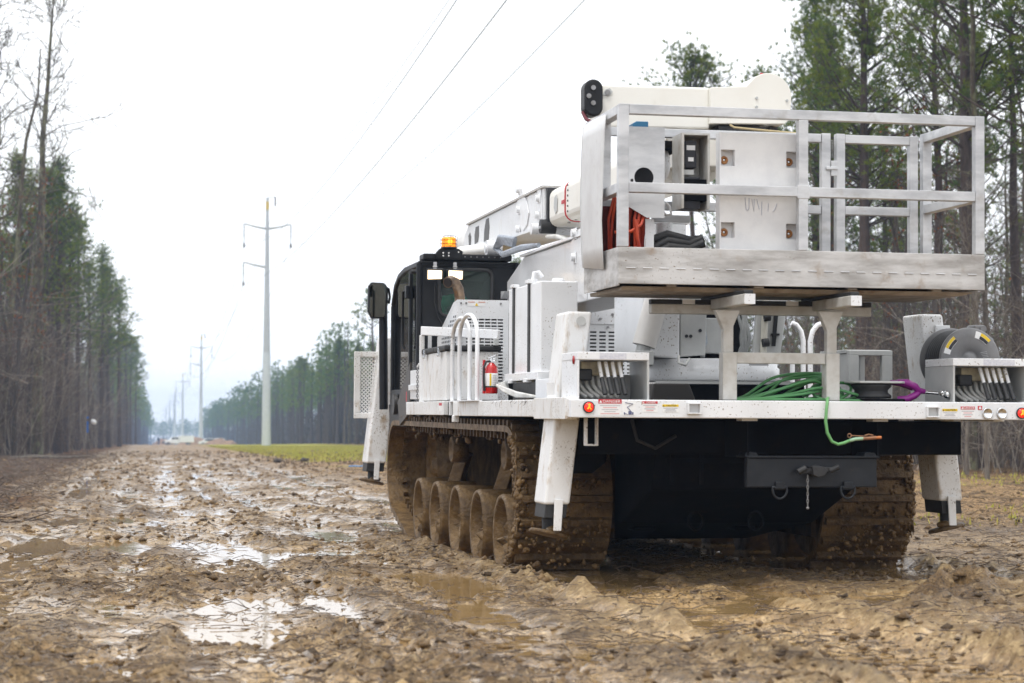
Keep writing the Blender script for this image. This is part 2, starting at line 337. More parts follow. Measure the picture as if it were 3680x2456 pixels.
# wheel ruts down the lane: offset, phase, half-width, depth
RUTS = ((-1.05, 0.2, 0.24, .038), (0.45, 1.3, 0.30, .031), (0.98, 2.1, .12, .038), (-2.2, 2.0, .3, .024), (1.55, .6, .25, .030), (3.4, 1.9, .3, .03), (-.25, .9, .16, .03), (2.6, 1.1, .22, .03))
def rut_line(x0, ph, y): return x0 + 0.16 * np.sin(y / 11.0 + ph) + 0.05 * np.sin(y / 3.1 + ph * 2)
def elev(y): return -0.0042 * np.maximum(y - 250, 0)
def veh2(x, y):
    dx = x - VO.x; dy = y - VO.y
    return dx * VX.x + dy * VX.y, dx * VY.x + dy * VY.y
def height(x, y, fine=True, want_rel=False):
    """mud relief: lumps, wheel ruts, the carrier's track ruts with berms, puddle hollows"""
    fade = 1 / (1 + np.maximum(y - 45, 0) / 60.0)
    wx = x + 0.10 * pn(x * 1.3, y * 1.3, 21); wy = y + 0.12 * pn(x * 1.1 + 9, y * 1.1, 22)
    big = 0.018 * fbm(wx * 0.7, wy * 0.32, 1, 3)
    churn = 0.35 + sstep(-.35, .45, fbm(x * .75, y * .42, 57, 2))
    rel = 0.024 * (0.30 - np.abs(fbm(wx * 4.4, wy * 2.4, 35, 3)))
    rel = rel + 0.018 * fbm(wx * 5.2, wy * 3.4, 31, 2)
    rel = rel + churn * 0.040 * np.maximum(fbm(wx * 9.5, wy * 8.0, 51, 2) - .08, 0)
    if fine:
        rel = rel + churn * (0.017 * fbm(x * 16, y * 13, 61, 3, .7) + 0.020 * np.maximum(pn(x * 25, y * 22, 65) - .1, 0)) * np.clip(1.6 - y / 40, 0, 1)
    rel = rel * (0.45 + 0.55 * fade) * (0.72 + 0.28 * sstep(16, 9, y))
    h = big * (0.45 + 0.55 * fade) + rel
    # old wheel ruts down the lane
    for x0, ph, ww, d in RUTS:
        c = rut_line(x0, ph, y)
        t = (x - c) / ww
        h = h - d * np.exp(-t ** 4) + 0.7 * d * np.exp(-((np.abs(t) - 1.45) / .34) ** 2) * (0.7 + 0.9 * pn(x * 2.2, y * 1.6, 77))
    # the carrier's fresh ruts
    u, v_ = veh2(x, y)
    beh = 1 - sstep(8.2, 9.0, v_)
    for s in (-1.1, 1.1):
        t = (u - s) / 0.37
        inside = np.exp(-np.abs(t) ** 6) * beh
        cle = 0.030 * np.cos(v_ * 2 * np.pi / 0.145 + 0.6 * pn(x * 3, y * 3, 5)) * (v_ < 2)
        h = h * (1 - 0.85 * inside) + inside * (-0.052 + cle + 0.02 * pn(x * 3, y * 3, 8) - 0.05 * (v_ > 1.7))
        lump = 0.55 + 1.25 * np.maximum(0.15 + pn(x * 1.7 + 3, y * 1.4, 88), 0) + 0.5 * np.maximum(pn(x * 5, y * 5, 89), 0)
        h = h + 0.085 * np.exp(-((np.abs(t) - 1.28) / .26) ** 2) * beh * lump * np.where(v_ < -.6, 1.0, 0.45)
    # mounds pushed up behind the tracks
    for mx_, my_, mr, mh in ((2.95, 11.7, .38, .05), (4.35, 10.9, .30, .16), (4.15, 10.5, .5, .10), (3.4, 10.2, .5, .06), (5.35, 9.8, .45, .12), (6.1, 12.0, .5, .06), (5.9, 10.6, .6, .10)):
        rr = np.hypot(x - mx_, y - my_) / mr
        h = h + mh * np.exp(-rr * rr) * (0.8 + 0.5 * pn(x * 6, y * 6, 91))
    for px, py, rx, ry, d in PUD:
        rr = ((x - px) / rx) ** 2 + ((y - py) / ry) ** 2
        k = np.exp(-(rr * (1 + 0.6 * fbm(x * 2.4, y * 1.8, 101, 2))) ** 2)
        h = h * (1 - k) + k * (WATER - d * .8 + 0.8 * rel)
    h = h + 0.25 * sstep(-3.0, -9.0, x) * sstep(20, 60, y) + 0.15 * sstep(14, 24, x)
    if want_rel: return h + elev(y), rel
    return h + elev(y)
def ground_z(x, y): return float(height(np.array([float(x)]), np.array([float(y)]), False)[0])
def terrain_mesh():
    ys = [3.5]
    while ys[-1] < 1500:
        y = ys[-1]; ys.append(y + (0.022 if y < 7.3 else 0.0030 * y if y < 28 else 0.0045 * y if y < 60 else 0.012 * y))
    ys = np.array(ys); nc = 430
    t = np.linspace(0, 1, nc)
    Y = np.repeat(ys[:, None], nc, 1)
    X = (-0.22 * ys - 3.5)[:, None] + t[None, :] * (0.80 * ys + 9.0)[:, None]
    Z, REL = height(X, Y, True, True)
    v = np.stack([X, Y, Z], -1).reshape(-1, 3)
    nr = len(ys)
    i = np.arange(nr - 1)[:, None] * nc + np.arange(nc - 1)[None, :]
    f = np.stack([i, i + 1, i + 1 + nc, i + nc], -1).reshape(-1, 4)
    me = fast_mesh('mud_ground', v, f, True)
    x = X.ravel(); y = Y.ravel(); z = Z.ravel()
    n1 = fbm(x * 0.35, y * 0.16, 201, 4); n2 = fbm(x * 1.3, y * 0.7, 211, 3)
    n3 = fbm(x * 0.12, y * 0.05, 221, 3)
    edge = np.interp(y, [0, 12, 25, 60, 120, 300, 700], [-2.6, -2.2, -1.9, -2.4, -2.6, -1.6, 0.5])
    litter = sstep(0.5, -0.7, (x - edge) + 0.9 * n1 + 0.4 * n2)
    litter = np.maximum(litter, 0.8 * sstep(16.5, 19.5, x + 1.2 * n1))
    g = sstep(0.0, 2.2, x - 5.2 + 1.1 * n1 + 0.6 * n2) * sstep(72, 100, y + 26 * n1 + 8 * n2) * sstep(22, 18, x)
    g2 = 0.35 * sstep(8.0, 11.0, x + 1.5 * n1) * sstep(19, 28, y) * sstep(-0.05, 0.35, n1 + 0.5 * n2) * sstep(24, 19, x)
    grass = np.clip(np.maximum(g, g2), 0, 1)
    tan = sstep(3.0, 6.5, x + 1.6 * n1 + 0.5 * n2) * sstep(17, 26, y) * (1 - g)
    tan = np.maximum(tan, 0.35 * sstep(40, 120, y + 20 * n1) * sstep(-3, 1, x))
    grass = grass * (0.25 + .75 * sstep(-.5, .1, n1 + .5 * n2 + .03 * (y - 95)))
    u, w_ = veh2(x, y)
    fresh = np.zeros_like(x)
    for s in (-1.1, 1.1):
        fresh = np.maximum(fresh, np.exp(-((np.abs(u - s) - .40) / .26) ** 2) * (w_ < 3.0) * sstep(-0.02, 0.06, z))
    fresh = np.maximum(fresh, 0.8 * sstep(3.0, 4.5, x + .6 * n1) * sstep(13.5, 11.5, y) * sstep(-0.3, 0.3, n2))
    lane = sstep(-2.6, -1.2, x + .5 * n1) * sstep(60, 30, y) 
    film = sstep(0.010, -0.008, REL.ravel() + 0.010 * n2 - 0.006 * lane) * (1 - .9 * litter) * (1 - .8 * tan) * (1 - grass)
    for x0, ph, ww, d in RUTS:
        t_ = (x - rut_line(x0, ph, y)) / ww
        film = np.maximum(film, (d / .034) * np.exp(-np.abs(t_) ** 4) * sstep(-.35, .25, n2 + .6 * n1) * sstep(170, 60, y) * (1 - litter) * .9)
    film = film * sstep(.075, .02, z - elev(y)) * (0.55 + .45 * sstep(-.3, .3, n1))
    film = np.maximum(film, sstep(WATER + .012, WATER + .002, z) * (y < 60))
    for nm, a in (('film', np.clip(film, 0, 1)), ('litter', litter), ('grass', grass), ('tan', tan), ('fresh', np.clip(fresh, 0, 1))):
        at = me.attributes.new(nm, 'FLOAT', 'POINT'); at.data.foreach_set('value', a.astype(np.float32))
    return me
def mud_material():
    m = bpy.data.materials.new('churned_mud'); m.use_nodes = True; n = m.node_tree; N = n.nodes; L = n.links; b = N['Principled BSDF']
    tc = N.new('ShaderNodeTexCoord')
    def noise(scale, det=6, st=(1, 1, 1), rough=0.62, off=0.0):
        mp = N.new('ShaderNodeMapping'); mp.inputs['Scale'].default_value = st; mp.inputs['Location'].default_value = (off, off, off)
        L.new(tc.outputs['Object'], mp.inputs[0]); t = N.new('ShaderNodeTexNoise'); t.inputs['Scale'].default_value = scale
        t.inputs['Detail'].default_value = det; t.inputs['Roughness'].default_value = rough; L.new(mp.outputs[0], t.inputs['Vector']); return t.outputs['Fac']
    def mr(src, a, b_, c=0.0, d=1.0):
        r = N.new('ShaderNodeMapRange'); r.interpolation_type = 'SMOOTHSTEP'
        for k, val in zip(('From Min', 'From Max', 'To Min', 'To Max'), (a, b_, c, d)): r.inputs[k].default_value = val
        L.new(src, r.inputs['Value']); return r.outputs[0]
    def mix(f, a, b_):
        x = N.new('ShaderNodeMix'); x.data_type = 'RGBA'
        if isinstance(f, float): x.inputs[0].default_value = f
        else: L.new(f, x.inputs[0])
        for sock, val in ((6, a), (7, b_)):
            if isinstance(val, tuple): x.inputs[sock].default_value = (*val, 1)
            else: L.new(val, x.inputs[sock])
        return x.outputs[2]
    def mul(a, b_):
        x = N.new('ShaderNodeMath'); x.operation = 'MULTIPLY'; L.new(a, x.inputs[0])
        if isinstance(b_, float): x.inputs[1].default_value = b_
        else: L.new(b_, x.inputs[1])
        return x.outputs[0]
    def att(nm):
        a = N.new('ShaderNodeAttribute'); a.attribute_name = nm; return a.outputs['Fac']
    big = noise(0.55, 5, (1, .6, 1)); med = noise(3.6, 6); fin = noise(17, 6); ver = noise(60, 4, rough=.7, off=4.0)
    mud = mix(mr(big, .36, .66), (0.200, 0.122, 0.052), (0.37, 0.248, 0.120))
    mud = mix(mul(mr(med, .44, .64), .9), mud, (0.110, 0.064, 0.027))
    mud = mix(mul(mr(fin, .50, .70), .75), mud, (0.57, 0.41, 0.225))
    mud = mix(mul(mr(ver, .50, .62), .8), mud, (0.028, 0.018, 0.010))
    fresh = mix(mr(fin, .40, .66), (0.31, 0.202, 0.092), (0.58, 0.415, 0.215))
    mud = mix(mul(att('fresh'), .85), mud, fresh)
    tan = mix(mr(fin, .40, .64), (0.23, 0.14, 0.066), (0.48, 0.325, 0.17))
    tan = mix(mul(mr(ver, .52, .68), .6), tan, (0.08, 0.055, 0.035))
    deb = noise(2.2, 7, (1, .22, 1), .7, 3.3)
    tan = mix(mul(mr(deb, .50, .62), .75), tan, (0.075, 0.048, 0.028))
    col = mix(att('tan'), mud, tan)
    col = mix(mul(mr(noise(.9, 7, (1, .2, 1), .72, 8.3), .54, .64), .5), col, (0.065, 0.042, 0.025))
    lit = mix(mr(fin, .42, .62), (0.050, 0.030, 0.019), (0.17, 0.085, 0.045))
    lit = mix(mul(mr(ver, .55, .70), .8), lit, (0.22, 0.13, 0.085))
    col = mix(mul(att('litter'), .92), col, lit)
    gr = mix(mr(med, .36, .66), (0.29, 0.30, 0.03), (0.38, 0.33, 0.06)); gr = mix(mul(mr(fin, .5, .68), .5), gr, (0.19, 0.18, 0.03))
    col = mix(mul(att('grass'), mr(fin, .28, .50, .5, 1.0)), col, gr)
    L.new(col, b.inputs['Base Color'])
    # wetness: patches that shine
    wet = mr(noise(1.5, 5, (1, .55, 1), off=7.7), .30, .56)
    dry = N.new('ShaderNodeMath'); dry.operation = 'MAXIMUM'; L.new(att('litter'), dry.inputs[0]); L.new(att('grass'), dry.inputs[1])
    dr2 = N.new('ShaderNodeMath'); dr2.operation = 'MAXIMUM'; L.new(dry.outputs[0], dr2.inputs[0]); L.new(mul(att('tan'), .75), dr2.inputs[1])
    inv = N.new('ShaderNodeMath'); inv.operation = 'SUBTRACT'; inv.inputs[0].default_value = 1.0; L.new(dr2.outputs[0], inv.inputs[1])
    wetf = mul(mul(wet, inv.outputs[0]), mr(fin, .30, .60, 1.0, .55))
    fm = att('film')
    mxw = N.new('ShaderNodeMath'); mxw.operation = 'MAXIMUM'; L.new(mul(wetf, .72), mxw.inputs[0]); L.new(fm, mxw.inputs[1])
    L.new(mr(mxw.outputs[0], 0.0, 1.0, 0.74, 0.07), b.inputs['Roughness'])
    L.new(mr(dr2.outputs[0], 0.0, 1.0, 0.36, 0.05), b.inputs['Specular IOR Level'])
    bp = N.new('ShaderNodeBump'); L.new(mr(fm, 0.2, 1.0, 1.0, 0.10), bp.inputs['Strength']); bp.inputs['Distance'].default_value = 0.06
    ad = N.new('ShaderNodeMath'); ad.operation = 'ADD'; L.new(fin, ad.inputs[0]); L.new(mul(ver, .5), ad.inputs[1])
    L.new(ad.outputs[0], bp.inputs['Height']); L.new(bp.outputs[0], b.inputs['Normal'])
    return m
MUD = mud_material()
me = terrain_mesh(); me.materials.append(MUD)
ground = link(bpy.data.objects.new('mud_ground', me)); tag(ground, 'churned wet brown mud of the cleared corridor', 'ground', kind='structure')
# wide sheet out to the horizon, lower than the mud
SOIL = pmat('far_soil', (0.11, 0.075, 0.045), 0.85, c2=(0.07, 0.05, 0.03), scale=0.3)
s_ = MB()
ysr = [-300, 0, 250, 800, 1500, 3500]
for a, b_ in zip(ysr[:-1], ysr[1:]):
    za, zb = -0.5 - 0.0042 * max(a - 250, 0), -0.5 - 0.0042 * max(b_ - 250, 0)
    s_.add([(-2500, a, za), (2500, a, za), (2500, b_, zb), (-2500, b_, zb)], [(0, 1, 2, 3)])
tag(s_.build('ground_sheet', SOIL), 'brown soil under the woods out to the horizon', 'ground', kind='structure')
# standing water
def water_material():
    m = pmat('muddy_water', (0.27, 0.172, 0.072), 0.05, c2=(0.34, 0.225, 0.10), scale=1.4, spec=0.5)
    n = m.node_tree; b = n.nodes['Principled BSDF']; b.inputs['IOR'].default_value = 1.36
    tc = n.nodes.new('ShaderNodeTexCoord'); t = n.nodes.new('ShaderNodeTexNoise'); t.inputs['Scale'].default_value = 7.0; t.inputs['Detail'].default_value = 3
    mp = n.nodes.new('ShaderNodeMapping'); mp.inputs['Scale'].default_value = (1, .45, 1)
    n.links.new(tc.outputs['Object'], mp.inputs[0]); n.links.new(mp.outputs[0], t.inputs['Vector'])
    bp = n.nodes.new('ShaderNodeBump'); bp.inputs['Strength'].default_value = 0.16; bp.inputs['Distance'].default_value = 0.01
    n.links.new(t.outputs['Fac'], bp.inputs['Height']); n.links.new(bp.outputs[0], b.inputs['Normal'])
    return m
WATERM = water_material()
wv = MB(); wv.add([(-4.5, 3.6, WATER), (12, 3.6, WATER), (16, 60, WATER), (-6, 60, WATER)], [(0, 1, 2, 3)])
tag(wv.build('puddle_water', WATERM), 'brown rain water standing in the ruts and hollows of the mud', 'water', kind='structure')
# ------------------------------------------------------------------ clods, twigs and wood chips
def blob_template(seed):
    r_ = np.random.RandomState(seed)
    t = (1 + 5 ** .5) / 2
    v = np.array([(-1, t, 0), (1, t, 0), (-1, -t, 0), (1, -t, 0), (0, -1, t), (0, 1, t), (0, -1, -t), (0, 1, -t), (t, 0, -1), (t, 0, 1), (-t, 0, -1), (-t, 0, 1)], float)
    v /= np.linalg.norm(v[0]); v *= (0.72 + 0.55 * r_.rand(12))[:, None]
    f = np.array([(0, 11, 5), (0, 5, 1), (0, 1, 7), (0, 7, 10), (0, 10, 11), (1, 5, 9), (5, 11, 4), (11, 10, 2), (10, 7, 6), (7, 1, 8), (3, 9, 4), (3, 4, 2), (3, 2, 6), (3, 6, 8), (3, 8, 9), (4, 9, 5), (2, 4, 11), (6, 2, 10), (8, 6, 7), (9, 8, 1)])
    return v, f
def scatter_blobs(name, X, Y, S, mat, seed=1, sink=0.3):
    Z = height(X, Y, False); vs = []; fs = []; o = 0
    tp = [blob_template(k) for k in range(5)]
    an = np.random.RandomState(seed).rand(len(X)) * 6.28
    for i in range(len(X)):
        v, f = tp[i % 5]; c, s = math.cos(an[i]), math.sin(an[i])
        w_ = v * (S[i] * (1.0 + .5 * ((i * 37) % 11) / 11), S[i], S[i] * .62)
        vs.append(np.stack([w_[:, 0] * c - w_[:, 1] * s + X[i], w_[:, 0] * s + w_[:, 1] * c + Y[i], w_[:, 2] + Z[i] + S[i] * sink], 1)); fs.append(f + o); o += 12
    me = fast_mesh(name, np.concatenate(vs), np.concatenate(fs), True); me.materials.append(mat)
    return link(bpy.data.objects.new(name, me))
def clod_material():
    m = pmat('mud_clod', (0.2, 0.14, 0.08), 0.45, spec=0.3, bump=0.9, bscale=70); n = m.node_tree; b = n.nodes['Principled BSDF']
    at = n.nodes.new('ShaderNodeAttribute'); at.attribute_name = 'tone'; x = n.nodes.new('ShaderNodeValToRGB')
    e = x.color_ramp.elements; e[0].color = (0.055, 0.032, 0.013, 1); e[1].color = (0.44, 0.30, 0.14, 1)
    k = x.color_ramp.elements.new(.5); k.color = (0.19, 0.115, 0.048, 1)
    n.links.new(at.outputs['Fac'], x.inputs[0]); n.links.new(x.outputs[0], b.inputs['Base Color'])
    return m
CLOD = clod_material()
def scatter_clods(name, X, Y, S, tone, mat, seed):
    r_ = np.random.RandomState(seed); M = len(X); Z = height(X, Y, False)
    base = np.array([(1, 0, 0), (0, 1, 0), (-1, 0, 0), (0, -1, 0), (0, 0, 1), (0, 0, -1)], float)
    v = base[None] * (0.65 + .7 * r_.rand(M, 6))[:, :, None] + .25 * r_.randn(M, 6, 3)
    v = v * (S[:, None] * np.stack([1 + .6 * r_.rand(M), 1 + .6 * r_.rand(M), .55 + .5 * r_.rand(M)], 1))[:, None, :]
    a = r_.rand(M) * 6.28; c, s = np.cos(a)[:, None], np.sin(a)[:, None]
    v = np.stack([v[..., 0] * c - v[..., 1] * s + X[:, None], v[..., 0] * s + v[..., 1] * c + Y[:, None], v[..., 2] + (Z + S * .12)[:, None]], -1)
    tri = np.array([(0, 1, 4), (1, 2, 4), (2, 3, 4), (3, 0, 4), (1, 0, 5), (2, 1, 5), (3, 2, 5), (0, 3, 5)])
    f = (np.arange(M) * 6)[:, None, None] + tri[None]
    me = fast_mesh(name, v.reshape(-1, 3), f.reshape(-1, 3), False); me.materials.append(mat)
    at = me.attributes.new('tone', 'FLOAT', 'POINT'); at.data.foreach_set('value', np.repeat(tone, 6).astype(np.float32))
    return link(bpy.data.objects.new(name, me))
r_ = np.random.RandomState(5); n_ = 98000
yy = 7.2 * np.exp(r_.rand(n_) ** .9 * math.log(19.0)); xx = -0.16 * yy - .6 + r_.rand(n_) * (0.62 * yy + 2)
ss = (0.004 + 0.017 * r_.rand(n_) ** 3.5) * (1 + yy / 34)
keep = (fbm(xx * .75, yy * .42, 57, 2) + .3 * r_.randn(n_) > 0.02) & (height(xx, yy, False) > WATER - .004)
xx, yy, ss = xx[keep], yy[keep], ss[keep]
tone = np.clip(.36 + .18 * r_.randn(len(xx)) + .18 * fbm(xx * 1.2, yy * .7, 303, 2), 0, 1)
tag(scatter_clods('mud_clods', xx, yy, ss, tone, CLOD, 6), 'small crumbled clods lying all over the wet mud', 'mud', kind='stuff')
def seg_mesh(P0, P1, R0, R1, n=3):
    """frusta for many straight segments at once"""
    P0 = np.asarray(P0, float); P1 = np.asarray(P1, float); R0 = np.asarray(R0, float); R1 = np.asarray(R1, float)
    d = P1 - P0; d /= np.maximum(np.linalg.norm(d, axis=1), 1e-9)[:, None]
    h = np.where(np.abs(d[:, 2:3]) > .9, np.array([[1., 0, 0]]), np.array([[0, 0, 1.]]))
    a = np.cross(d, h); a /= np.linalg.norm(a, axis=1)[:, None]; b = np.cross(d, a)
    M = len(P0); v = np.zeros((M, 2, n, 3))
    for k in range(n):
        t = 2 * math.pi * k / n; o = a * math.cos(t) + b * math.sin(t)
        v[:, 0, k] = P0 + o * R0[:, None]; v[:, 1, k] = P1 + o * R1[:, None]
    base = (np.arange(M) * 2 * n)[:, None]
    f = np.concatenate([base + np.array([[k, (k + 1) % n, n + (k + 1) % n, n + k]]) for k in range(n)], 0)
    return v.reshape(-1, 3), f
TWIG = pmat('dead_twig', (0.075, 0.052, 0.036), 0.75, c2=(0.17, 0.125, 0.09), scale=1.5)
r_ = np.random.RandomState(9); n_ = 15000
yy = 7.5 * np.exp(r_.rand(n_) * math.log(9)); xx = -0.2 * yy - 1 + r_.rand(n_) * (0.62 * yy + 2.5)
ln = (0.02 + 0.10 * r_.rand(n_) ** 3) * (1 + yy / 40); an = r_.rand(n_) * 6.28; up = (r_.rand(n_) - .3) * .5
zz = height(xx, yy, False) + .012
q0 = np.stack([xx, yy, zz], 1); q1 = q0 + np.stack([np.cos(an) * ln, np.sin(an) * ln, up * ln], 1)
q2 = q1 + np.stack([np.cos(an + .7) * ln, np.sin(an + .7) * ln, -up * ln * .8], 1) * .6
v1, f1 = seg_mesh(np.concatenate([q0, q1]), np.concatenate([q1, q2]), np.tile(.0022 + .002 * r_.rand(n_), 2), np.tile(.0014 + .0012 * r_.rand(n_), 2))
n3_ = 6500; y3 = 22 + 85 * r_.rand(n3_) ** 1.2; x3 = -1.4 - .03 * y3 * r_.rand(n3_) - (1.2 + .05 * y3) * r_.rand(n3_) - .3 * r_.randn(n3_)
l3 = .10 + .35 * r_.rand(n3_) ** 2; a3 = r_.rand(n3_) * 6.28; b0 = np.stack([x3, y3, height(x3, y3, False) + .02], 1); b1 = b0 + np.stack([np.cos(a3) * l3, np.sin(a3) * l3, (r_.rand(n3_) - .25) * .5 * l3], 1)
v2, f2 = seg_mesh(b0, b1, .006 + .008 * r_.rand(n3_), .003 + .004 * r_.rand(n3_)); f1 = np.concatenate([f1, f2 + len(v1)]); v1 = np.concatenate([v1, v2])
me = fast_mesh('twig_litter', v1, f1); me.materials.append(TWIG)
tag(link(bpy.data.objects.new('twig_litter', me)), 'thin dead twigs and roots strewn across the mud', 'twigs', kind='stuff')
# low grass and weeds on the strip beside the poles and at the right
GRASSM = pmat('winter_grass', (0.33, 0.34, 0.04), 0.7, c2=(0.42, 0.34, 0.08), scale=0.6)
r_ = np.random.RandomState(13); n_ = 26000
yy = 76 + 130 * r_.rand(n_); xx = 5.6 + 13.5 * r_.rand(n_); k = (fbm(xx * .35, yy * .16, 201, 4) > -.35); xx = xx[k]; yy = yy[k]
n2_ = 5000; y2 = 20 + 30 * r_.rand(n2_); x2 = 7.5 + 11 * r_.rand(n2_); k = fbm(x2 * .35, y2 * .16, 201, 4) > .0; xx = np.concatenate([xx, x2[k]]); yy = np.concatenate([yy, y2[k]])
n_ = len(xx); hh = (.05 + .10 * r_.rand(n_)); hh[yy < 60] *= .7; wd = .012 + .00022 * yy; an = r_.rand(n_) * 6.28; zz = height(xx, yy, False) - .01
c_, s2 = np.cos(an), np.sin(an)
va = np.stack([xx - c_ * wd, yy - s2 * wd, zz], 1); vb = np.stack([xx + c_ * wd, yy + s2 * wd, zz], 1); vc = np.stack([xx + (r_.rand(n_) - .5) * hh, yy + (r_.rand(n_) - .5) * hh, zz + hh], 1)
vv = np.stack([va, vb, vc], 1).reshape(-1, 3); me = fast_mesh('grass', vv, np.arange(len(vv)).reshape(-1, 3)); me.materials.append(GRASSM)
tag(link(bpy.data.objects.new('grass', me)), 'short yellow green winter grass on the strip below the poles', 'grass', kind='stuff')
# dry brown weeds along the grass edge
r_ = np.random.RandomState(17); n_ = 1500
yy = 66 + 50 * r_.rand(n_) ** 1.5; xx = 4.6 + 14 * r_.rand(n_); k = fbm(xx * .35, yy * .16, 201, 4) < .2; xx, yy = xx[k], yy[k]; n_ = len(xx)
hh = .04 + .10 * r_.rand(n_) ** 2; b0 = np.stack([xx, yy, height(xx, yy, False) - .02], 1); b1 = b0 + np.stack([(r_.rand(n_) - .5) * hh, (r_.rand(n_) - .5) * hh, hh], 1)
v1, f1 = seg_mesh(b0, b1, np.full(n_, .012), np.full(n_, .02)); me = fast_mesh('dry_weeds', v1, f1); me.materials.append(TWIG)
tag(link(bpy.data.objects.new('dry_weeds', me)), 'dry brown weed stalks along the ragged edge of the grass', 'weeds', kind='stuff')
# ================================================================== the tracked aerial-lift carrier
truck = empty('tracked_lift_truck')
truck.matrix_world = Matrix(((VX.x, VY.x, VZ.x, VO.x), (VX.y, VY.y, VZ.y, VO.y), (VX.z, VY.z, VZ.z, VO.z), (0, 0, 0, 1)))
tag(truck, 'white tracked bucket truck with black cab and aluminium work platform driving through mud', 'truck')
T = truck
# ---- deck
deck = MB().box(-1.436, 1.436, 0.07, 6.62, 1.13, 1.19).build('deck', CHASS, T)
MB().box(-1.5, 1.5, 0.0, 0.066, 1.093, 1.203).build('rear_beam', WHITE, T, .006)
for s in (-1, 1):
    MB().box(s * 1.47 - .03, s * 1.47 + .03, 0.068, 4.16, 1.095, 1.207).build('side_rail', WHITED, T, .005)
    MB().box(s * 1.47 - .03, s * 1.47 + .03, 4.62, 6.66, 1.10, 1.215).build('side_rail', WHITED, T, .005)
    MB().box(s * 1.44 - .02, s * 1.44 + .02, 4.16, 4.62, 1.10, 1.205).build('stake_pocket', CHASS, T)
    MB().box(s * 1.49 - .012, s * 1.49 + .012, 4.30, 4.335, 1.10, 1.205).build('pocket_pin', WHITE, T)
    MB().box(s * 1.485 - .025, s * 1.485 + .025, 4.09, 4.15, 1.045, 1.10).build('tie_lug', WHITED, T, .006)
MB().box(-1.512, -1.44, 0.10, 1.02, 1.082, 1.216).build('outrigger_collar', WHITED, T, .004)
MB().box(1.44, 1.512, 0.5, 1.42, 1.082, 1.216).build('outrigger_collar', WHITED, T, .004)
# ---- rear lights
def taillight(x, z):
    o = MB().cyl((x, 0.004, z), (x, -0.012, z), .0355, n=28).build('tail_light', RUBBER, T)
    MB().lathe([(0, -.022), (.012, -.0215), (.022, -.019), (.028, -.0135), (.029, -.011)], (x, 0, z), (0, 1, 0), 24).build('lens', LENSRED, o)
    m = MB().ball((x + .001, -.0215, z + .014), (.008, .003, .008)).tube([(x + .001, -.0225, z + .008), (x, -.0225, z - .001)], .005).tube([(x, -.0225, z), (x - .011, -.022, z - .012)], .0045).tube([(x, -.0225, z), (x + .012, -.022, z - .013)], .0035)
    m.build('bulb', FILAM, o)
taillight(-1.392, 1.156); taillight(1.395, 1.136)
for x in (1.166, 1.262):
    o = MB().lathe([(.0345, .002), (.0345, -.012), (.029, -.014), (.026, -.006)], (x, 0, 1.134), (0, 1, 0), 26).build('reversing_light', CHROME, T)
    MB().lathe([(.0265, -.006), (.018, .001), (.006, .003), (0, .003)], (x, -.004, 1.134), (0, 1, 0), 24).build('reflector_bowl', CHROME, o)
for x, z in ((-.737, 1.152), (.80, 1.14)):
    m = MB().box(x - .042, x + .042, -.03, -.001, z - .034, z - .026).box(x - .042, x + .042, -.03, -.001, z + .026, z + .034)
    m.box(x - .042, x - .034, -.03, -.001, z - .026, z + .026).box(x + .034, x + .042, -.03, -.001, z - .026, z + .026)
    o = m.build('marker_bracket', WHITE, T, .002)
    MB().box(x - .034, x + .034, -.006, -.001, z - .026, z + .026).build('marker_lens', pmat('clear_lens%.0f' % (x * 10), (.5, .5, .5), .2, .3), o)
def sticker(x0, x1, z0, z1, word, head, y=-.0015, hh=.3, letters=WHTFLAT, lines=4, pict=False, scale=1.0):
    o = MB().box(x0, x1, y, y + .001, z0, z1).build('warning_label', WHTFLAT, T)
    hz = z1 - (z1 - z0) * hh
    MB().box(x0, x1, y - .0012, y - .0004, hz, z1).build('header_band', head, o)
    hgt = z1 - hz; xm = (x0 + x1) / 2
    tx = x0 + hgt * .55
    MB().prism([(tx - hgt * .33, hz + hgt * .18), (tx + hgt * .33, hz + hgt * .18), (tx, hz + hgt * .82)], 'y', y - .0022, y - .0014).build('warning_triangle', letters, o)
    text(word, hgt * .98, xm + hgt * .35, hz + hgt * .47, y - .0022, letters, o, sx=scale)
    m = MB(); mp = MB(); n = lines
    for i in range(n):
        z = hz - (hz - z0) * (i + 1) / (n + 1); wd = (x1 - x0) * (0.44, .30, .36, .24, .4)[i % 5]
        (mp if i in (1, n - 1) and head is REDFLAT else m).box(xm - wd, xm + wd, y - .001, y - .0003, z - .0022, z + .0022)
    if m.v: m.build('print_lines', GRYFLAT, o)
    if mp.v: mp.build('print_lines', PINKFLAT, o)
    return o
st = sticker(-1.332, -1.187, 1.106, 1.2045, 'DANGER', REDFLAT, hh=.27, lines=5, scale=1.05)
pc = MB().box(-1.184, -1.10, -.0015, -.0005, 1.108, 1.198).build('pictogram_label', WHTFLAT, T)
m = MB().tube([(-1.165, -.003, 1.185), (-1.117, -.003, 1.177), (-1.153, -.003, 1.158), (-1.132, -.003, 1.136)], .0022, 5)
m.box(-1.145, -1.125, -.004, -.002, 1.112, 1.134).box(-1.122, -1.114, -.004, -.002, 1.112, 1.128).box(-1.172, -1.166, -.004, -.002, 1.112, 1.126).tube([(-1.174, -.003, 1.122), (-1.150, -.003, 1.114)], .0018, 5)
m.build('pictogram', pmat('ink_blue', (.09, .10, .20), .5), pc)
sticker(-1.059, -.963, 1.128, 1.194, 'DANGER', REDFLAT, hh=.22, lines=4)
sticker(-.933, -.832, 1.128, 1.176, 'CAUTION', YELFLAT, hh=.30, letters=BLKFLAT, lines=3)
sticker(.868, .968, 1.109, 1.161, 'CAUTION', YELFLAT, hh=.30, letters=BLKFLAT, lines=3)
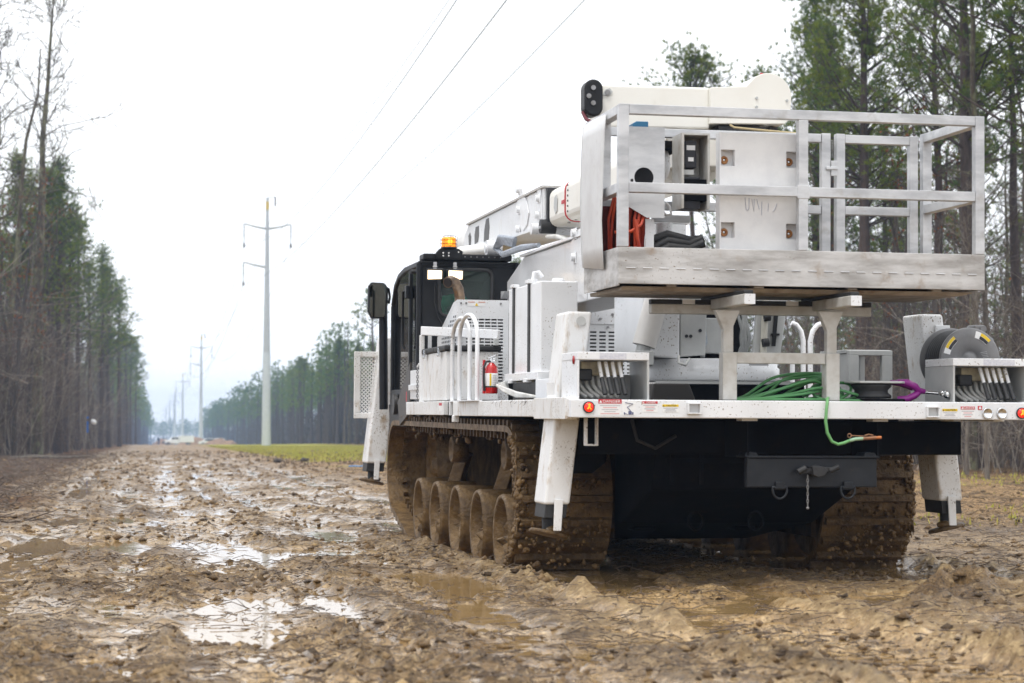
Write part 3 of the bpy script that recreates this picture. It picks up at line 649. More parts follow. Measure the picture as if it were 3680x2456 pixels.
sticker(.990, 1.084, 1.103, 1.176, 'DANGER', REDFLAT, hh=.26, lines=4)
o = MB().box(1.104, 1.133, -.0015, -.0005, 1.155, 1.18).build('flammable_label', REDFLAT, T)
MB().prism([(1.112, 1.16), (1.126, 1.16), (1.127, 1.167), (1.119, 1.178), (1.111, 1.167)], 'y', -.0025, -.0017).build('flame_mark', WHTFLAT, o)
# side labels
o = MB().box(-1.5015, -1.5005, 4.68, 4.82, 1.13, 1.2).build('side_label', WHTFLAT, T)
MB().box(-1.5025, -1.5016, 4.68, 4.82, 1.178, 1.2).build('header_band', REDFLAT, o)
# ---- hull, cross beams and hitch under the deck
hull = MB()
hull.prism([(0.9, 1.128), (6.9, 1.128), (8.1, .95), (8.1, .5), (7.2, .20), (3.4, .16), (1.9, .36), (1.1, .62)], 'x', -.70, .70)
hull.build('hull', CHASS, T, .01)
MB().box(-1.30, 1.30, .70, 1.05, .86, 1.08).build('outrigger_crossbeam', CHASS, T, .01)
MB().box(-1.35, 1.35, 8.45, 8.75, .86, 1.08).build('outrigger_crossbeam', CHASS, T, .01)
MB().prism([(-1.34, 1.09), (-.95, 1.09), (-.95, .80), (-1.05, .72), (-1.30, .72)], 'y', 1.3, 1.7).build('fuel_tank', CHASS, T, .02)
for x in (-.352, .497):
    MB().box(x - .008, x + .008, .12, .58, .85, 1.092).build('hitch_hanger', CHASS, T)
    MB().box(x - .05, x + .05, .09, .2, 1.078, 1.0925).build('hanger_foot', WHITE, T)
HITCH = pmat('hitch_paint', (.010, .0115, .015), .42, c2=(.016, .018, .022), scale=9, dirt=.15, dirtc=(.04, .034, .028), spec=.3)
hp = MB().box(-.365, .478, .10, .16, .670, .852).build('hitch_plate', HITCH, T, .006)
MB().box(-.372, .485, .085, .3, .852, .864).build('top_ledge', HITCH, hp, .003)
for x in (-.33, .44): MB().prism([(x - .045, .864), (x + .045, .864), (x + .03, .885), (x - .03, .885)], 'y', .12, .26).build('gusset', HITCH, hp)
for x in (-.162, .279):
    MB().box(x - .028, x + .028, .068, .1, .672, .705).cyl((x - .034, .083, .668), (x + .034, .083, .668), .014, n=12).build('ring_clevis', HITCH, hp, .003)
    pts = [(x + .046 * math.cos(t), .078, .650 - .052 * math.sin(t) + .004) for t in [math.pi * i / 12 for i in range(13)]]
    MB().tube(pts + [(x - .046, .08, .672), (x + .046, .08, .672)], .0075, 8, True).build('tow_ring', HITCH, hp)
m = MB().ball((.06, .05, .775), (.045, .05, .035), 14, 8).bar((-.04, .06, .770), (.19, .06, .785), .04, .028).prism([(.02, .80), (.10, .80), (.12, .775), (.10, .745), (.06, .735), (.03, .75)], 'y', .0, .09)
m.cyl((.15, .045, .775), (.205, .03, .80), .018, n=10).cyl((-.055, .05, .765), (-.005, .05, .790), .02, n=10)
m.build('pintle_hook', RUBBER, hp, .003)
ch = MB()
for i in range(9):
    z = .735 - i * .021; a = i % 2
    pts = []
    for k in range(10):
        t = 2 * math.pi * k / 10; u, w_ = .0055 * math.cos(t), .0145 * math.sin(t)
        pts.append((.008 + (u if a else 0), .05 + (0 if a else u), z + w_))
    ch.tube(pts, .0026, 6, True)
ch.ball((.008, .05, .545), .010); ch.build('safety_chain', STEEL, hp)
MB().box(-1.34, -1.33, .28, .34, .93, 1.09).box(-1.27, -1.262, .28, .34, .93, 1.09).box(-1.34, -1.262, .28, .34, .92, .93).build('hose_bracket', WHITED, T)
# seams, hoses and bolts on the hull's rear
for x in (-.62, -.42, .52, .66): MB().box(x - .012, x + .012, .88, .9, .66, 1.08).build('hull_rib', CHASS, T)
MB().box(-.66, .66, .885, .90, .80, .83).build('hull_rib', CHASS, T)
MB().tube([(-.60, .86, 1.08), (-.58, .84, .98), (-.48, .83, .92), (-.30, .84, .97), (-.20, .86, 1.08)], .014, 8).build('hull_hose', RUBBER, T)
MB().tube([(-.95, .66, 1.08), (-.92, .64, .95), (-.80, .64, .90), (-.66, .66, .98)], .012, 8).build('hull_hose', RUBBER, T)
m = MB()
for k in range(9): m.cyl((-.56 + k * .14, .878, .87), (-.56 + k * .14, .888, .87), .012, n=8)
tag(m.build('hull_bolts', STEEL, T), kind='stuff')
# towing eyes low on the hull
for x in (-.34, .08):
    pts = [(x + .05 * math.cos(t), 1.3, .40 + .062 * math.sin(t)) for t in [2 * math.pi * i / 16 for i in range(16)]]
    MB().tube(pts, .011, 8, True).build('tow_eye', CHASS, T)
for x in (-.45, .3): MB().bar((x, 2.2, .33), (x, 7, .33), .16, .08).build('hull_skid', CHASS, T, .01)
# ---- outriggers
def outrigger(xd, y0, y1, s, zt=1.76, name='outrigger', wd=.165, lean=.115, xtop=None, zb=.545):
    """xd: outer edge at the deck (z 1.09); s = -1 left, 1 right; leg splays outwards"""
    root = MB()
    def X(z): return xd + s * (1.094 - z) * lean
    def quad(z, inset=0.0):
        a = X(z); b_ = a - s * wd; lo, hi = min(a, b_) + inset, max(a, b_) - inset
        return [(lo, y0 + inset, z), (hi, y0 + inset, z), (hi, y1 - inset, z), (lo, y1 - inset, z)]
    root.hexa(quad(zb), quad(zt)); leg = root.build(name, WHITED, T, .018, 3)
    MB().hexa(quad(zb - .085, .012), quad(zb + .02, .012)).build('inner_leg', RUBBER, leg, .006)
    cx = X(zb - .2) - s * wd / 2; zc = zb - .175
    MB().cyl((cx, (y0 + y1) / 2, zc + .01), (cx, (y0 + y1) / 2, zb - .06), .038, n=14).build('ram', RUBBER, leg)
    ym = (y0 + y1) / 2; xb = X(zb) - s * wd * .55
    MB().hexa([(xb - .025 + s * .01, y0 - .022, zc + .012), (xb + .025 + s * .01, y0 - .022, zc + .012), (xb + .025 + s * .01, y0 - .008, zc + .012), (xb - .025 + s * .01, y0 - .008, zc + .012)],
              [(xb - .028, y0 - .022, zb + .035), (xb + .028, y0 - .022, zb + .035), (xb + .028, y0 - .008, zb + .035), (xb - .028, y0 - .008, zb + .035)]).build('foot_strap', WHITED, leg, .004)
    pad = MB().lathe([(0, .014), (.05, .016), (.118, .010), (.128, 0), (.126, -.014), (0, -.014)], (0, 0, 0), (0, 0, 1), 26).build('foot_pad', MUDB2, leg)
    pad.location = (cx, ym - .02, zc - .01); pad.rotation_euler = (R(-5), R(-13 * -s * -1), 0)
    MB().ball((cx - s * .03, ym - .06, zc + .012), (.06, .05, .028)).build('mud_lump', MUDB, leg)
    return leg
LL = outrigger(-1.467, .60, .92, -1)
outrigger(1.378, 1.0, 1.32, 1, zt=1.80)
outrigger(-1.535, 8.72, 9.06, -1, zt=1.88, zb=.61, wd=.20)
outrigger(1.535, 8.72, 9.06, 1, zt=1.88, zb=.61, wd=.20)
m = MB().cyl((-1.30, .595, 1.70), (-1.30, .592, 1.70), .03, n=20); m.build('inspection_cap', GREYP, T)
o = MB().box(-1.52, -1.47, .588, .590, 1.23, 1.31).build('leg_label', WHTFLAT, T)
# right outrigger pipework and plate
m = MB()
for dx in (0, .022): m.tube([(1.236 + dx, .985, 1.66), (1.222 + dx, .96, 1.655), (1.222 + dx, .96, 1.60), (1.246 + dx, .965, 1.52), (1.262 + dx, .965, 1.30), (1.275 + dx, .965, 1.20)], .008, 8)
m.build('leg_hydraulic_pipes', HOSEG, T)
MB().box(1.235, 1.34, .978, .998, 1.655, 1.725).build('leg_cap_plate', WHITE, T, .004)
# front brush guard of expanded metal
fg = MB(); x0, x1, z0, z1, yg = -1.70, -1.36, 1.06, 1.735, 8.85
fg.box(x0, x1, yg, yg + .05, z1 - .055, z1).box(x0, x1, yg, yg + .05, z0, z0 + .055).box(x0, x0 + .06, yg, yg + .05, z0 + .055, z1 - .055).box(x1 - .05, x1, yg, yg + .05, z0 + .055, z1 - .055)
fgo = fg.build('brush_guard', WHITED, T, .005)
em = MB(); nx, nz = 6, 15
dx, dz = (x1 - x0 - .11) / nx, (z1 - z0 - .11) / nz
for i in range(nx):
    for j in range(nz):
        cx, cz = x0 + .06 + (i + .5) * dx, z0 + .055 + (j + .5) * dz
        for a, b_ in (((-.5, 0), (0, .5)), ((0, .5), (.5, 0)), ((.5, 0), (0, -.5)), ((0, -.5), (-.5, 0))):
            em.bar((cx + a[0] * dx, yg + .02, cz + a[1] * dz), (cx + b_[0] * dx, yg + .02, cz + b_[1] * dz), .010, .010)
tag(em.build('expanded_metal', WHITED, fgo), kind='stuff')
# ---- tracks
def hull2d(pts):
    pts = sorted(set(pts)); cr = lambda o, a, b: (a[0] - o[0]) * (b[1] - o[1]) - (a[1] - o[1]) * (b[0] - o[0])
    lo = []
    for p in pts:
        while len(lo) > 1 and cr(lo[-2], lo[-1], p) <= 0: lo.pop()
        lo.append(p)
    up = []
    for p in reversed(pts):
        while len(up) > 1 and cr(up[-2], up[-1], p) <= 0: up.pop()
        up.append(p)
    return lo[:-1] + up[:-1]
WHY = [2.72, 3.68, 4.66, 5.66, 6.60]
circ = [(2.36, .53, .455), (7.93, .60, .40)] + [(y, .235, .315) for y in WHY]
pts = []
for cy_, cz_, cr_ in circ:
    for k in range(48): pts.append((round(cy_ + cr_ * math.cos(k * math.pi / 24), 5), round(cz_ + cr_ * math.sin(k * math.pi / 24), 5)))
path = hull2d(pts)
def resample(path, step):
    P = [Vector(p) for p in path] + [Vector(path[0])]; seg = [(P[i + 1] - P[i]).length for i in range(len(P) - 1)]; tot = sum(seg)
    n = int(round(tot / step)); out = []; i = 0; acc = 0
    for k in range(n):
        d = tot * k / n
        while acc + seg[i] < d: acc += seg[i]; i += 1
        out.append(P[i].lerp(P[i + 1], (d - acc) / seg[i]))
    return out
loop = resample(path, .0725)
def cleat_mesh():
    m = MB(); m.prism([(-.030, -.004), (.030, -.004), (.021, .040), (-.021, .040)], 'x', -.318, .318)
    me = bpy.data.meshes.new('cleat'); me.from_pydata(m.v, [], m.f); me.materials.append(MUDB2); me.update(); return me
CLEAT = cleat_mesh()
def wheel_mesh(seed):
    m = MB(); q3 = random.Random(seed); n = 40
    prof = [(0.0, -.10), (.05, -.09), (.10, -.11), (.15, -.13), (.20, -.12), (.235, -.10), (.262, -.004), (.285, .004), (.297, -.02), (.297, -.34), (.25, -.36), (0, -.36)]
    m.lathe(prof, (0, 0, 0), (-1, 0, 0), n)
    ph = [q3.random() * 6.28 for _ in range(6)]
    v = [list(p) for p in m.v]
    for i in range(6):
        for k in range(n):
            t = 2 * math.pi * k / n; low = .5 - .5 * math.sin(t + ph[5] * .1)
            v[i * n + k][0] -= (.035 * math.sin(3 * t + ph[0] + i) + .03 * math.sin(7 * t + ph[1] - i) + .05 * (q3.random() - .5) + .05 * (v[i * n + k][2] < -.03)) * (0 if i == 0 else 1)
    me = bpy.data.meshes.new('road_wheel'); me.from_pydata([tuple(p) for p in v], [], m.f); me.polygons.foreach_set('use_smooth', m.sm); me.materials.append(MUDB); me.update(); return me
WHEELS = [wheel_mesh(k) for k in range(5)]
def track(s):
    root = MB(); xin, xout = .77, 1.43
    n = len(loop); vs = []
    for i, p in enumerate(loop):
        d = (loop[(i + 1) % n] - loop[i - 1]).normalized(); nr = Vector((d.y, -d.x))
        a = p; b_ = p + nr * .045
        for (x, q) in ((xin, a), (xout, a), (xout, b_), (xin, b_)): vs.append((s * x, q.x, q.y))
    fs = []
    for i in range(n):
        j = (i + 1) % n
        for k in range(4):
            l = (k + 1) % 4; fs.append((i * 4 + k, i * 4 + l, j * 4 + l, j * 4 + k) if s > 0 else (i * 4 + k, j * 4 + k, j * 4 + l, i * 4 + l))
    root.add(vs, fs, False)
    belt = root.build('track', MUDB, T)
    for i in range(0, n, 2):
        p = loop[i]; d = (loop[(i + 1) % n] - loop[i - 1]).normalized(); nr = Vector((d.y, -d.x)); q = p + nr * .045
        o = bpy.data.objects.new('cleat', CLEAT); link(o, belt)
        o.matrix_local = Matrix(((1, 0, 0, s * 1.10), (0, d.x, nr.x, q.x), (0, d.y, nr.y, q.y), (0, 0, 0, 1)))
    gm = MB()
    for i in range(0, n, 2):
        p = loop[i]; d = (loop[(i + 1) % n] - loop[i - 1]).normalized(); nr = Vector((d.y, -d.x))
        for xx in (.93, 1.27):
            c = Vector((s * xx, p.x, p.y)) - Vector((0, nr.x, nr.y)) * .03
            gm.bar(c - Vector((.02, 0, 0)), c + Vector((.02, 0, 0)), .04, .06, (0, nr.x, nr.y))
    tag(gm.build('guide_lugs', MUDB, belt), kind='stuff')
    for iw, y in enumerate(WHY):
        o = bpy.data.objects.new('road_wheel', WHEELS[iw]); link(o, belt); o.location = (s * 1.39, y, .235)
        if s > 0: o.rotation_euler = (0, 0, math.pi)
    sp = MB().lathe([(0, -.03), (.10, -.02), (.12, -.06), (.30, -.08), (.36, -.02), (.425, -.01), (.425, -.30), (0, -.30)], (0, 0, 0), (s, 0, 0), 32).build('drive_sprocket', MUDB, belt)
    sp.location = (s * 1.12, 2.36, .53)
    id_ = MB().lathe([(0, -.03), (.08, -.02), (.10, -.08), (.28, -.10), (.33, -.03), (.38, -.02), (.38, -.30), (0, -.30)], (0, 0, 0), (s, 0, 0), 32).build('idler_wheel', MUDB, belt)
    id_.location = (s * 1.08, 7.93, .60)
    for y in (3.6, 6.0):
        rr = MB().lathe([(0, -.02), (.07, -.03), (.10, 0), (.118, -.01), (.118, -.14), (0, -.14)], (0, 0, 0), (s, 0, 0), 24).build('return_roller', MUDB, belt); rr.location = (s * 1.20, y, .80)
    for y in (4.2, 6.35, 3.0):
        MB().bar((s * 1.0, y, .78), (s * 1.12, y + .1, .35), .09, .12).build('swing_arm', MUDB, belt, .01)
    # clinging mud
    mc = MB(); q = random.Random(5 if s < 0 else 6)
    r0x = 1.0
    def blob(c, r):
        t, f = blob_template(q.randint(0, 50)); t = t * (r * (0.7 + q.random() * .7), r * (.7 + q.random() * .7), r * (.7 + q.random() * .7)) + np.array(c)
        mc.add([tuple(p) for p in t], [tuple(int(i) for i in k) for k in f], True)
    for k in range(620):
        t = q.random(); z = -.04 + t * .99; yb = 2.36 - math.sqrt(max(.46 ** 2 - (min(max(z, .08), .95) - .53) ** 2, .01))
        blob((s * (1.43 + q.uniform(-.035, .012)), yb + abs(q.gauss(0, .05)) - .045, z), q.uniform(.008, .024) * (1.5 if q.random() < .12 else 1))
    for k in range(240): blob((s * q.uniform(.8, 1.42), 1.862 + q.uniform(-.012, .02), q.uniform(.05, .9)), q.uniform(.006, .022))
    for k in range(300): blob((s * (1.41 + q.uniform(-.1, .025)), q.uniform(1.9, 8.0), -.09 + q.uniform(-.03, .04)), q.uniform(.012, .04))
    for k in range(16):
        y = q.uniform(1.86, 2.05); z = q.uniform(.3, .9); mc.tube([(s * 1.44, y, z), (s * (1.445 + q.uniform(0, .01)), y + q.uniform(-.02, .02), z - q.uniform(.05, .14))], [.010, .003], 5)
    for k in range(40): blob((s * (1.40 + q.uniform(-.3, .02)), q.uniform(2.4, 7.6), .965 + q.uniform(-.1, .05)), q.uniform(.012, .03))
    tag(mc.build('caked_mud', MUDB, belt), kind='stuff')
    return belt
track(-1); track(1)
FRAMEM = pmat('mud_smeared_frame', (0.020, 0.013, 0.008), .95, c2=(0.06, 0.038, 0.018), scale=7, spec=0.03, bump=.8, bscale=30)
MB().box(-.76, -.72, 2.0, 8.0, .25, 1.0).build('track_frame', FRAMEM, T); MB().box(.72, .76, 2.0, 8.0, .25, 1.0).build('track_frame', FRAMEM, T)
for s in (-1, 1):
    MB().box(s * 1.05 - .33, s * 1.05 + .33, 2.0, 8.2, 1.075, 1.092).build('fender', CHASS, T)
q = random.Random(3); m = MB()
for k in range(60):
    t, f = blob_template(k); c = (-1.40 + q.uniform(-.03, .03), q.uniform(5.0, 7.4), 1.085 + q.uniform(-.025, .01)); r0 = q.uniform(.01, .03)
    m.add([tuple(p) for p in t * (r0, r0 * 2.2, r0) + np.array(c)], [tuple(int(i) for i in k2) for k2 in f], True)
tag(m.build('fender_mud', MUDB2, T), kind='stuff')
m = MB()
for k in range(12):
    y = q.uniform(1.2, 2.6); x = -1.5 - q.random() * .01; z = 1.21
    m.tube([(x + .03, y, z + .01), (x - .004, y + q.uniform(-.05, .05), z - .02), (x - .006, y + q.uniform(-.08, .08), z - q.uniform(.02, .12) * q.random())], .0011, 4)
tag(m.build('hanging_roots', TWIG, T), kind='stuff')
# ---- cab
cab = MB(); cx0, cx1, cy0, cy1 = -1.42, -.52, 6.5, 8.26
prof = [(cy0, 1.10), (cy1 + .02, 1.10), (cy1, 1.30), (8.24, 2.18), (8.05, 2.36), (7.80, 2.45), (7.4, 2.49), (cy0, 2.49)]
cabo = MB().prism([(cy0 + .03, 1.06), (8.2, 1.06), (8.2, 1.22), (cy0 + .03, 1.22)], 'x', cx0 + .03, cx1 - .03).build('cab', BLACK, T, .01)
def cpart(name, m, mat=BLACK, bev=.012): return m.build(name, mat, cabo, bev)
cpart('roof', MB().prism([(cy0, 2.44), (7.4, 2.44), (7.80, 2.40), (8.03, 2.31), (8.19, 2.15), (8.25, 2.18), (8.06, 2.37), (7.80, 2.455), (7.4, 2.495), (cy0, 2.495)], 'x', cx0, cx1))
# rear wall with window opening
wx0, wx1, wz0, wz1 = -1.225, -.745, 2.0, 2.418
rw = MB().plate_with_holes([cx0 + .001, wx0, wx1, cx1 - .001], [1.10, wz0, wz1, 2.44], {(1, 1)}, cy0, .04); cpart('rear_wall', rw, BLACK, 0)
def rrect(x0, x1, z0, z1, r, y, n=5):
    out = []
    for cx_, cz_, a0 in ((x1 - r, z1 - r, 0), (x0 + r, z1 - r, 90), (x0 + r, z0 + r, 180), (x1 - r, z0 + r, 270)):
        for k in range(n + 1):
            t = R(a0 + 90 * k / n); out.append((cx_ + r * math.cos(t), y, cz_ + r * math.sin(t)))
    return out
cpart('window_seal', MB().tube(rrect(wx0 - .005, wx1 + .005, wz0 - .005, wz1 + .005, .07, cy0 - .002), .018, 8, True), RUBBER, 0)
cpart('rear_window', MB().prism([(p[0], p[2]) for p in rrect(wx0 - .004, wx1 + .004, wz0 - .004, wz1 + .004, .07, 0)], 'y', cy0 + .012, cy0 + .018), GLASS, 0)
# left side: door frame posts, glass
for y in (6.515, 7.05, 8.21): cpart('door_post', MB().box(cx0, cx0 + .05, y - .015 if y < 8 else y - .02, y + .045, 1.12, 2.44 if y < 8 else 2.17), BLACK, .008)
cpart('side_sill', MB().box(cx0 + .002, cx0 + .05, 6.55, 8.2, 1.12, 1.34), BLACK, .008)
cpart('side_glass', MB().box(cx0 + .018, cx0 + .024, 6.56, 7.035, 1.34, 2.44), GLASS, 0)
cpart('door_glass', MB().prism([(7.095, 1.34), (8.19, 1.34), (8.19, 2.16), (8.03, 2.31), (7.8, 2.40), (7.4, 2.44), (7.095, 2.44)], 'x', cx0 + .018, cx0 + .024), GLASSB, 0)
cpart('door_handle', MB().tube([(cx0 - .03, 7.12, 2.25), (cx0 - .045, 7.14, 2.25), (cx0 - .045, 7.14, 1.75), (cx0 - .03, 7.12, 1.72)], .012, 8), BLACK, 0)
cpart('door_hinge', MB().box(cx0 - .035, cx0 - .002, 7.02, 7.12, 2.18, 2.30), BLACK, .006)
cpart('right_wall', MB().box(cx1 - .05, cx1, 6.54, 8.2, 1.12, 2.44), BLACK, .006)
cpart('windscreen', MB().box(cx0 + .05, cx1 - .05, 8.2, 8.207, 1.36, 2.2), GLASS, 0)
cpart('front_sill', MB().box(cx0 + .05, cx1 - .05, 8.18, 8.25, 1.1, 1.36), BLACK, .008)
cpart('corner_strip', MB().cyl((cx0 + .01, cy0 + .01, 1.3), (cx0 + .01, cy0 + .01, 2.47), .028, n=12), BLACK, 0)
cpart('roof_visor', MB().box(-1.383, -.565, 6.46, 6.70, 2.503, 2.56), BLACK, .012)
cpart('drip_rail', MB().box(-1.40, -.50, 6.475, 6.499, 2.472, 2.492), CHROME if False else BLACK, .004)
cpart('gutter_ear', MB().box(-.53, -.495, 6.46, 6.53, 2.40, 2.485), BLACK, .01)
vb = MB()
for k in range(7): vb.cyl((-1.0 + k * .055, 6.458, 2.535), (-1.0 + k * .055, 6.462, 2.535), .006, n=8)
cpart('visor_bolts', vb, STEEL, 0)
cpart('marker_stub', MB().cyl((cx0 - .055, 6.60, 2.40), (cx0 + .0, 6.60, 2.40), .02, n=12), RUBBER, 0)
cpart('interior_seat', MB().box(-1.18, -.80, 7.1, 7.22, 1.5, 2.20).box(-1.18, -.80, 7.2, 7.6, 1.5, 1.62), RUBBER, .03)
cpart('headrest', MB().ball((-1.0, 6.70, 2.06), (.13, .05, .06), 14, 8), pmat('grey_seat', (.12, .13, .13), .8, bump=.4, bscale=150), 0)
cpart('cable', MB().tube([(-1.27, 6.485, 2.30), (-1.275, 6.48, 2.12), (-1.24, 6.48, 1.98), (-1.19, 6.47, 1.90)], .005, 6), RUBBER, 0)
# cab front-left post assembly, wiper post and mirror
cpart('front_post', MB().tube([(-1.46, 8.42, 1.15), (-1.475, 8.42, 2.30)], .045, 10), BLACK, 0)
cpart('post_cap', MB().box(-1.50, -1.43, 8.37, 8.47, 2.20, 2.36), BLACK, .015)
cpart('lower_skirt', MB().prism([(6.75, 1.20), (8.3, 1.20), (8.25, .99), (7.3, .99), (6.9, 1.08)], 'x', cx0 - .005, cx0 + .06), BLACK, .008)
cpart('skirt_plate', MB().prism([(6.78, 1.58), (7.55, 1.22), (7.4, 1.0), (6.78, 1.12)], 'x', cx0 - .03, cx0 - .01), pmat('dark_brown_plate', (.05, .043, .037), .5, dirt=.3), .004)
cpart('skirt_disc', MB().cyl((cx0 - .045, 7.75, 1.20), (cx0 - .01, 7.75, 1.20), .10, n=22), pmat('dark_disc', (.03, .028, .026), .5), .004)
mo = MB().prism([(-1.637, 2.12), (-1.632, 2.37), (-1.60, 2.408), (-1.475, 2.402), (-1.447, 2.37), (-1.455, 2.09), (-1.47, 2.052), (-1.60, 2.046)], 'y', 8.33, 8.40).build('mirror_housing', BLACK, cabo, .012)
mg = MB().prism([(a + 1.54, b - 2.228) for a, b in ((-1.624, 2.12), (-1.620, 2.365), (-1.595, 2.396), (-1.48, 2.390), (-1.460, 2.365), (-1.467, 2.095), (-1.48, 2.066), (-1.597, 2.06))], 'y', -.003, .003).build('mirror_glass', MIRROR, cabo)
mg.location = (-1.54, 8.318, 2.228); mg.rotation_euler = (R(3.5), 0, R(2))
cpart('mirror_arm', MB().tube([(-1.46, 8.36, 2.36), (-1.425, 8.38, 2.345), (-1.41, 8.40, 2.27), (-1.42, 8.40, 2.20)], .012, 8), BLACK, 0)
# work lamps and beacon
for i, (x, z, tw) in enumerate(((-1.31, 2.355, 14), (-1.122, 2.355, 2))):
    h_ = MB().prism([(-.075, -.052), (.075, -.048), (.078, .045), (.07, .055), (-.074, .05)], 'y', 0, .07).build('work_lamp', RUBBER, cabo, .012)
    h_.location = (x, 6.26, z); h_.rotation_euler = (R(6), 0, R(-tw))
    l_ = MB().prism([(-.063, -.042), (.063, -.038), (.065, .036), (-.062, .040)], 'y', -.006, .0).build('lamp_glass', LAMP, h_, .006)
    MB().bar((0, .03, .05), (0, .05, .11), .03, .008, (0, 1, 0)).cyl((-.02, .035, .068), (.02, .035, .068), .008, n=8).build('lamp_bracket', STEEL, h_)
bk = MB().prism([(-1.265, 2.503), (-1.05, 2.503), (-1.03, 2.575), (-1.075, 2.603), (-1.24, 2.603), (-1.275, 2.565)], 'y', 6.38, 6.46).build('beacon_bracket', BLACK, cabo, .01)
bt = MB()
for x, z in ((-1.215, 2.56), (-1.165, 2.56), (-1.215, 2.535), (-1.165, 2.535), (-1.075, 2.57)): bt.cyl((x, 6.372, z), (x, 6.382, z), .008, n=8)
bt.build('bracket_bolts', CHROME, bk)
be = MB().lathe([(0, 0), (.07, 0), (.072, .012), (.0, .012)], (-1.157, 6.42, 2.603), (0, 0, 1), 26).build('beacon', RUBBER, cabo)
MB().lathe([(.064, 0), (.067, .004), (.067, .02), (.062, .024), (.0665, .028), (.0665, .05), (.062, .054), (.066, .058), (.064, .083), (.05, .092), (0, .093)], (-1.157, 6.42, 2.614), (0, 0, 1), 30).build('amber_lens', AMBER, be)
MB().ball((-1.157, 6.35, 2.66), (.022, .004, .030)).build('flash_tube', AMBERC, be)
m = MB()
for k in range(8):
    t = k * math.pi / 4; m.tube([(-1.157 + .074 * math.cos(t), 6.42 + .074 * math.sin(t), 2.615), (-1.157 + .076 * math.cos(t), 6.42 + .076 * math.sin(t), 2.715), (-1.157, 6.42, 2.722)], .0018, 5)
for z in (2.645, 2.68): m.tube([(-1.157 + .076 * math.cos(t), 6.42 + .076 * math.sin(t), z) for t in [k * math.pi / 12 for k in range(24)]], .0018, 5, True)
m.build('wire_cage', RUBBER, be)
# ---- engine housing
hx0, hx1, hy = -1.26, -.815, 5.35
xs = [hx0]; 
hs_w = .046; cols = 7
holes = set(); gx = (hx1 - hx0 - .06) / cols
xs = [hx0, hx0 + .055]
for c in range(cols):
    a = hx0 + .075 + c * gx; xs += [a, a + hs_w]
xs = sorted(set([round(v_, 4) for v_ in xs if v_ < hx1] + [hx1]))
zs = [1.22]; rows = 21; z = 1.36
for r in range(rows): zs += [round(z, 4), round(z + .0135, 4)]; z += .0275
zs += [2.085]
hi = [i for i in range(len(xs) - 1) if abs((xs[i + 1] - xs[i]) - hs_w) < .002]
hj = list(range(1, 2 * rows, 2))
for i in hi:
    for j in hj: holes.add((i, j))
eng = MB().plate_with_holes(xs, zs, holes, hy, .006).build('engine_cover', WHITE, T)
side = [(hy + .006, 1.22), (7.0 - .6, 1.22), (6.40, 1.80), (5.55, 2.07), (hy + .006, 2.085)]
MB().prism(side, 'x', hx0, hx0 + .006).build('side_panel', WHITE, eng)
MB().prism(side, 'x', hx1 - .006, hx1).build('side_panel', WHITE, eng)
MB().hexa([(hx0, 5.36, 2.079), (hx1, 5.36, 2.079), (hx1, 6.4, 1.79), (hx0, 6.4, 1.79)], [(hx0, 5.36, 2.0855), (hx1, 5.36, 2.0855), (hx1, 6.4, 1.80), (hx0, 6.4, 1.80)]).build('top_panel', WHITE, eng)
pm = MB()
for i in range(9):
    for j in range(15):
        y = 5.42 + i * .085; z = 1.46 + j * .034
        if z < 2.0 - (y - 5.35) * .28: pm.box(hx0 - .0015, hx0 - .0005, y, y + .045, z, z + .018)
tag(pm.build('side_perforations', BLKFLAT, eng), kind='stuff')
MB().box(hx0 + .05, hx1 - .05, 5.5, 6.3, 1.25, 1.8).build('engine_block', RUBBER, eng)
m = MB()
for x, z in ((hx0 + .03, 2.055), (hx0 + .075, 2.055), (hx1 - .07, 2.055), (hx0 + .03, 1.93)): m.cyl((x, hy - .006, z), (x, hy, z), .009, n=8)
m.build('cover_bolts', STEEL, eng)
lb = MB().box(hx0 + .09, hx0 + .24, hy - .002, hy - .001, 2.03, 2.07).build('cover_label', WHTFLAT, eng)
MB().box(hx0 + .09, hx0 + .15, hy - .0035, hy - .0025, 2.062, 2.068).box(hx0 + .18, hx0 + .24, hy - .0035, hy - .0025, 2.062, 2.068).build('label_bars', pmat('orange_print', (.6, .2, .1), .5), lb)
MB().prism([(hx0 + .15, 2.034), (hx0 + .18, 2.034), (hx0 + .165, 2.058)], 'y', hy - .0035, hy - .0025).build('label_triangle', YELFLAT, lb)
# right engine cover seen past the rear left leg
xs = [-.17, -.155]
for c in range(5): xs += [-.135 + c * .082, -.135 + c * .082 + .058]
xs += [.28]; zs = [1.3]; z = 1.40
for r in range(14): zs += [round(z, 4), round(z + .0145, 4)]; z += .0315
zs += [1.885]
holes = {(i, j) for i in range(2, len(xs) - 1, 2) for j in range(1, 28, 2)}
e2 = MB().plate_with_holes(xs, zs, holes, 5.2, .006).build('radiator_cover', WHITE, T)
MB().prism([(-.17, 1.886), (.28, 1.886), (.28, 2.13), (.05, 2.055), (-.17, 1.98)], 'y', 5.19, 5.2).build('upper_panel', WHITE, e2)
MB().box(-.13, .25, 5.4, 6.3, 1.25, 1.85).build('radiator_core', RUBBER, e2)
m = MB()
for x, z in ((-.05, 1.93), (.06, 1.97), (.16, 2.0), (.2, 1.90), (.02, 1.86)): m.cyl((x, 5.18, z), (x, 5.19, z), .011, n=8)
tag(m.build('cover_bolts', STEEL, e2), kind='stuff')
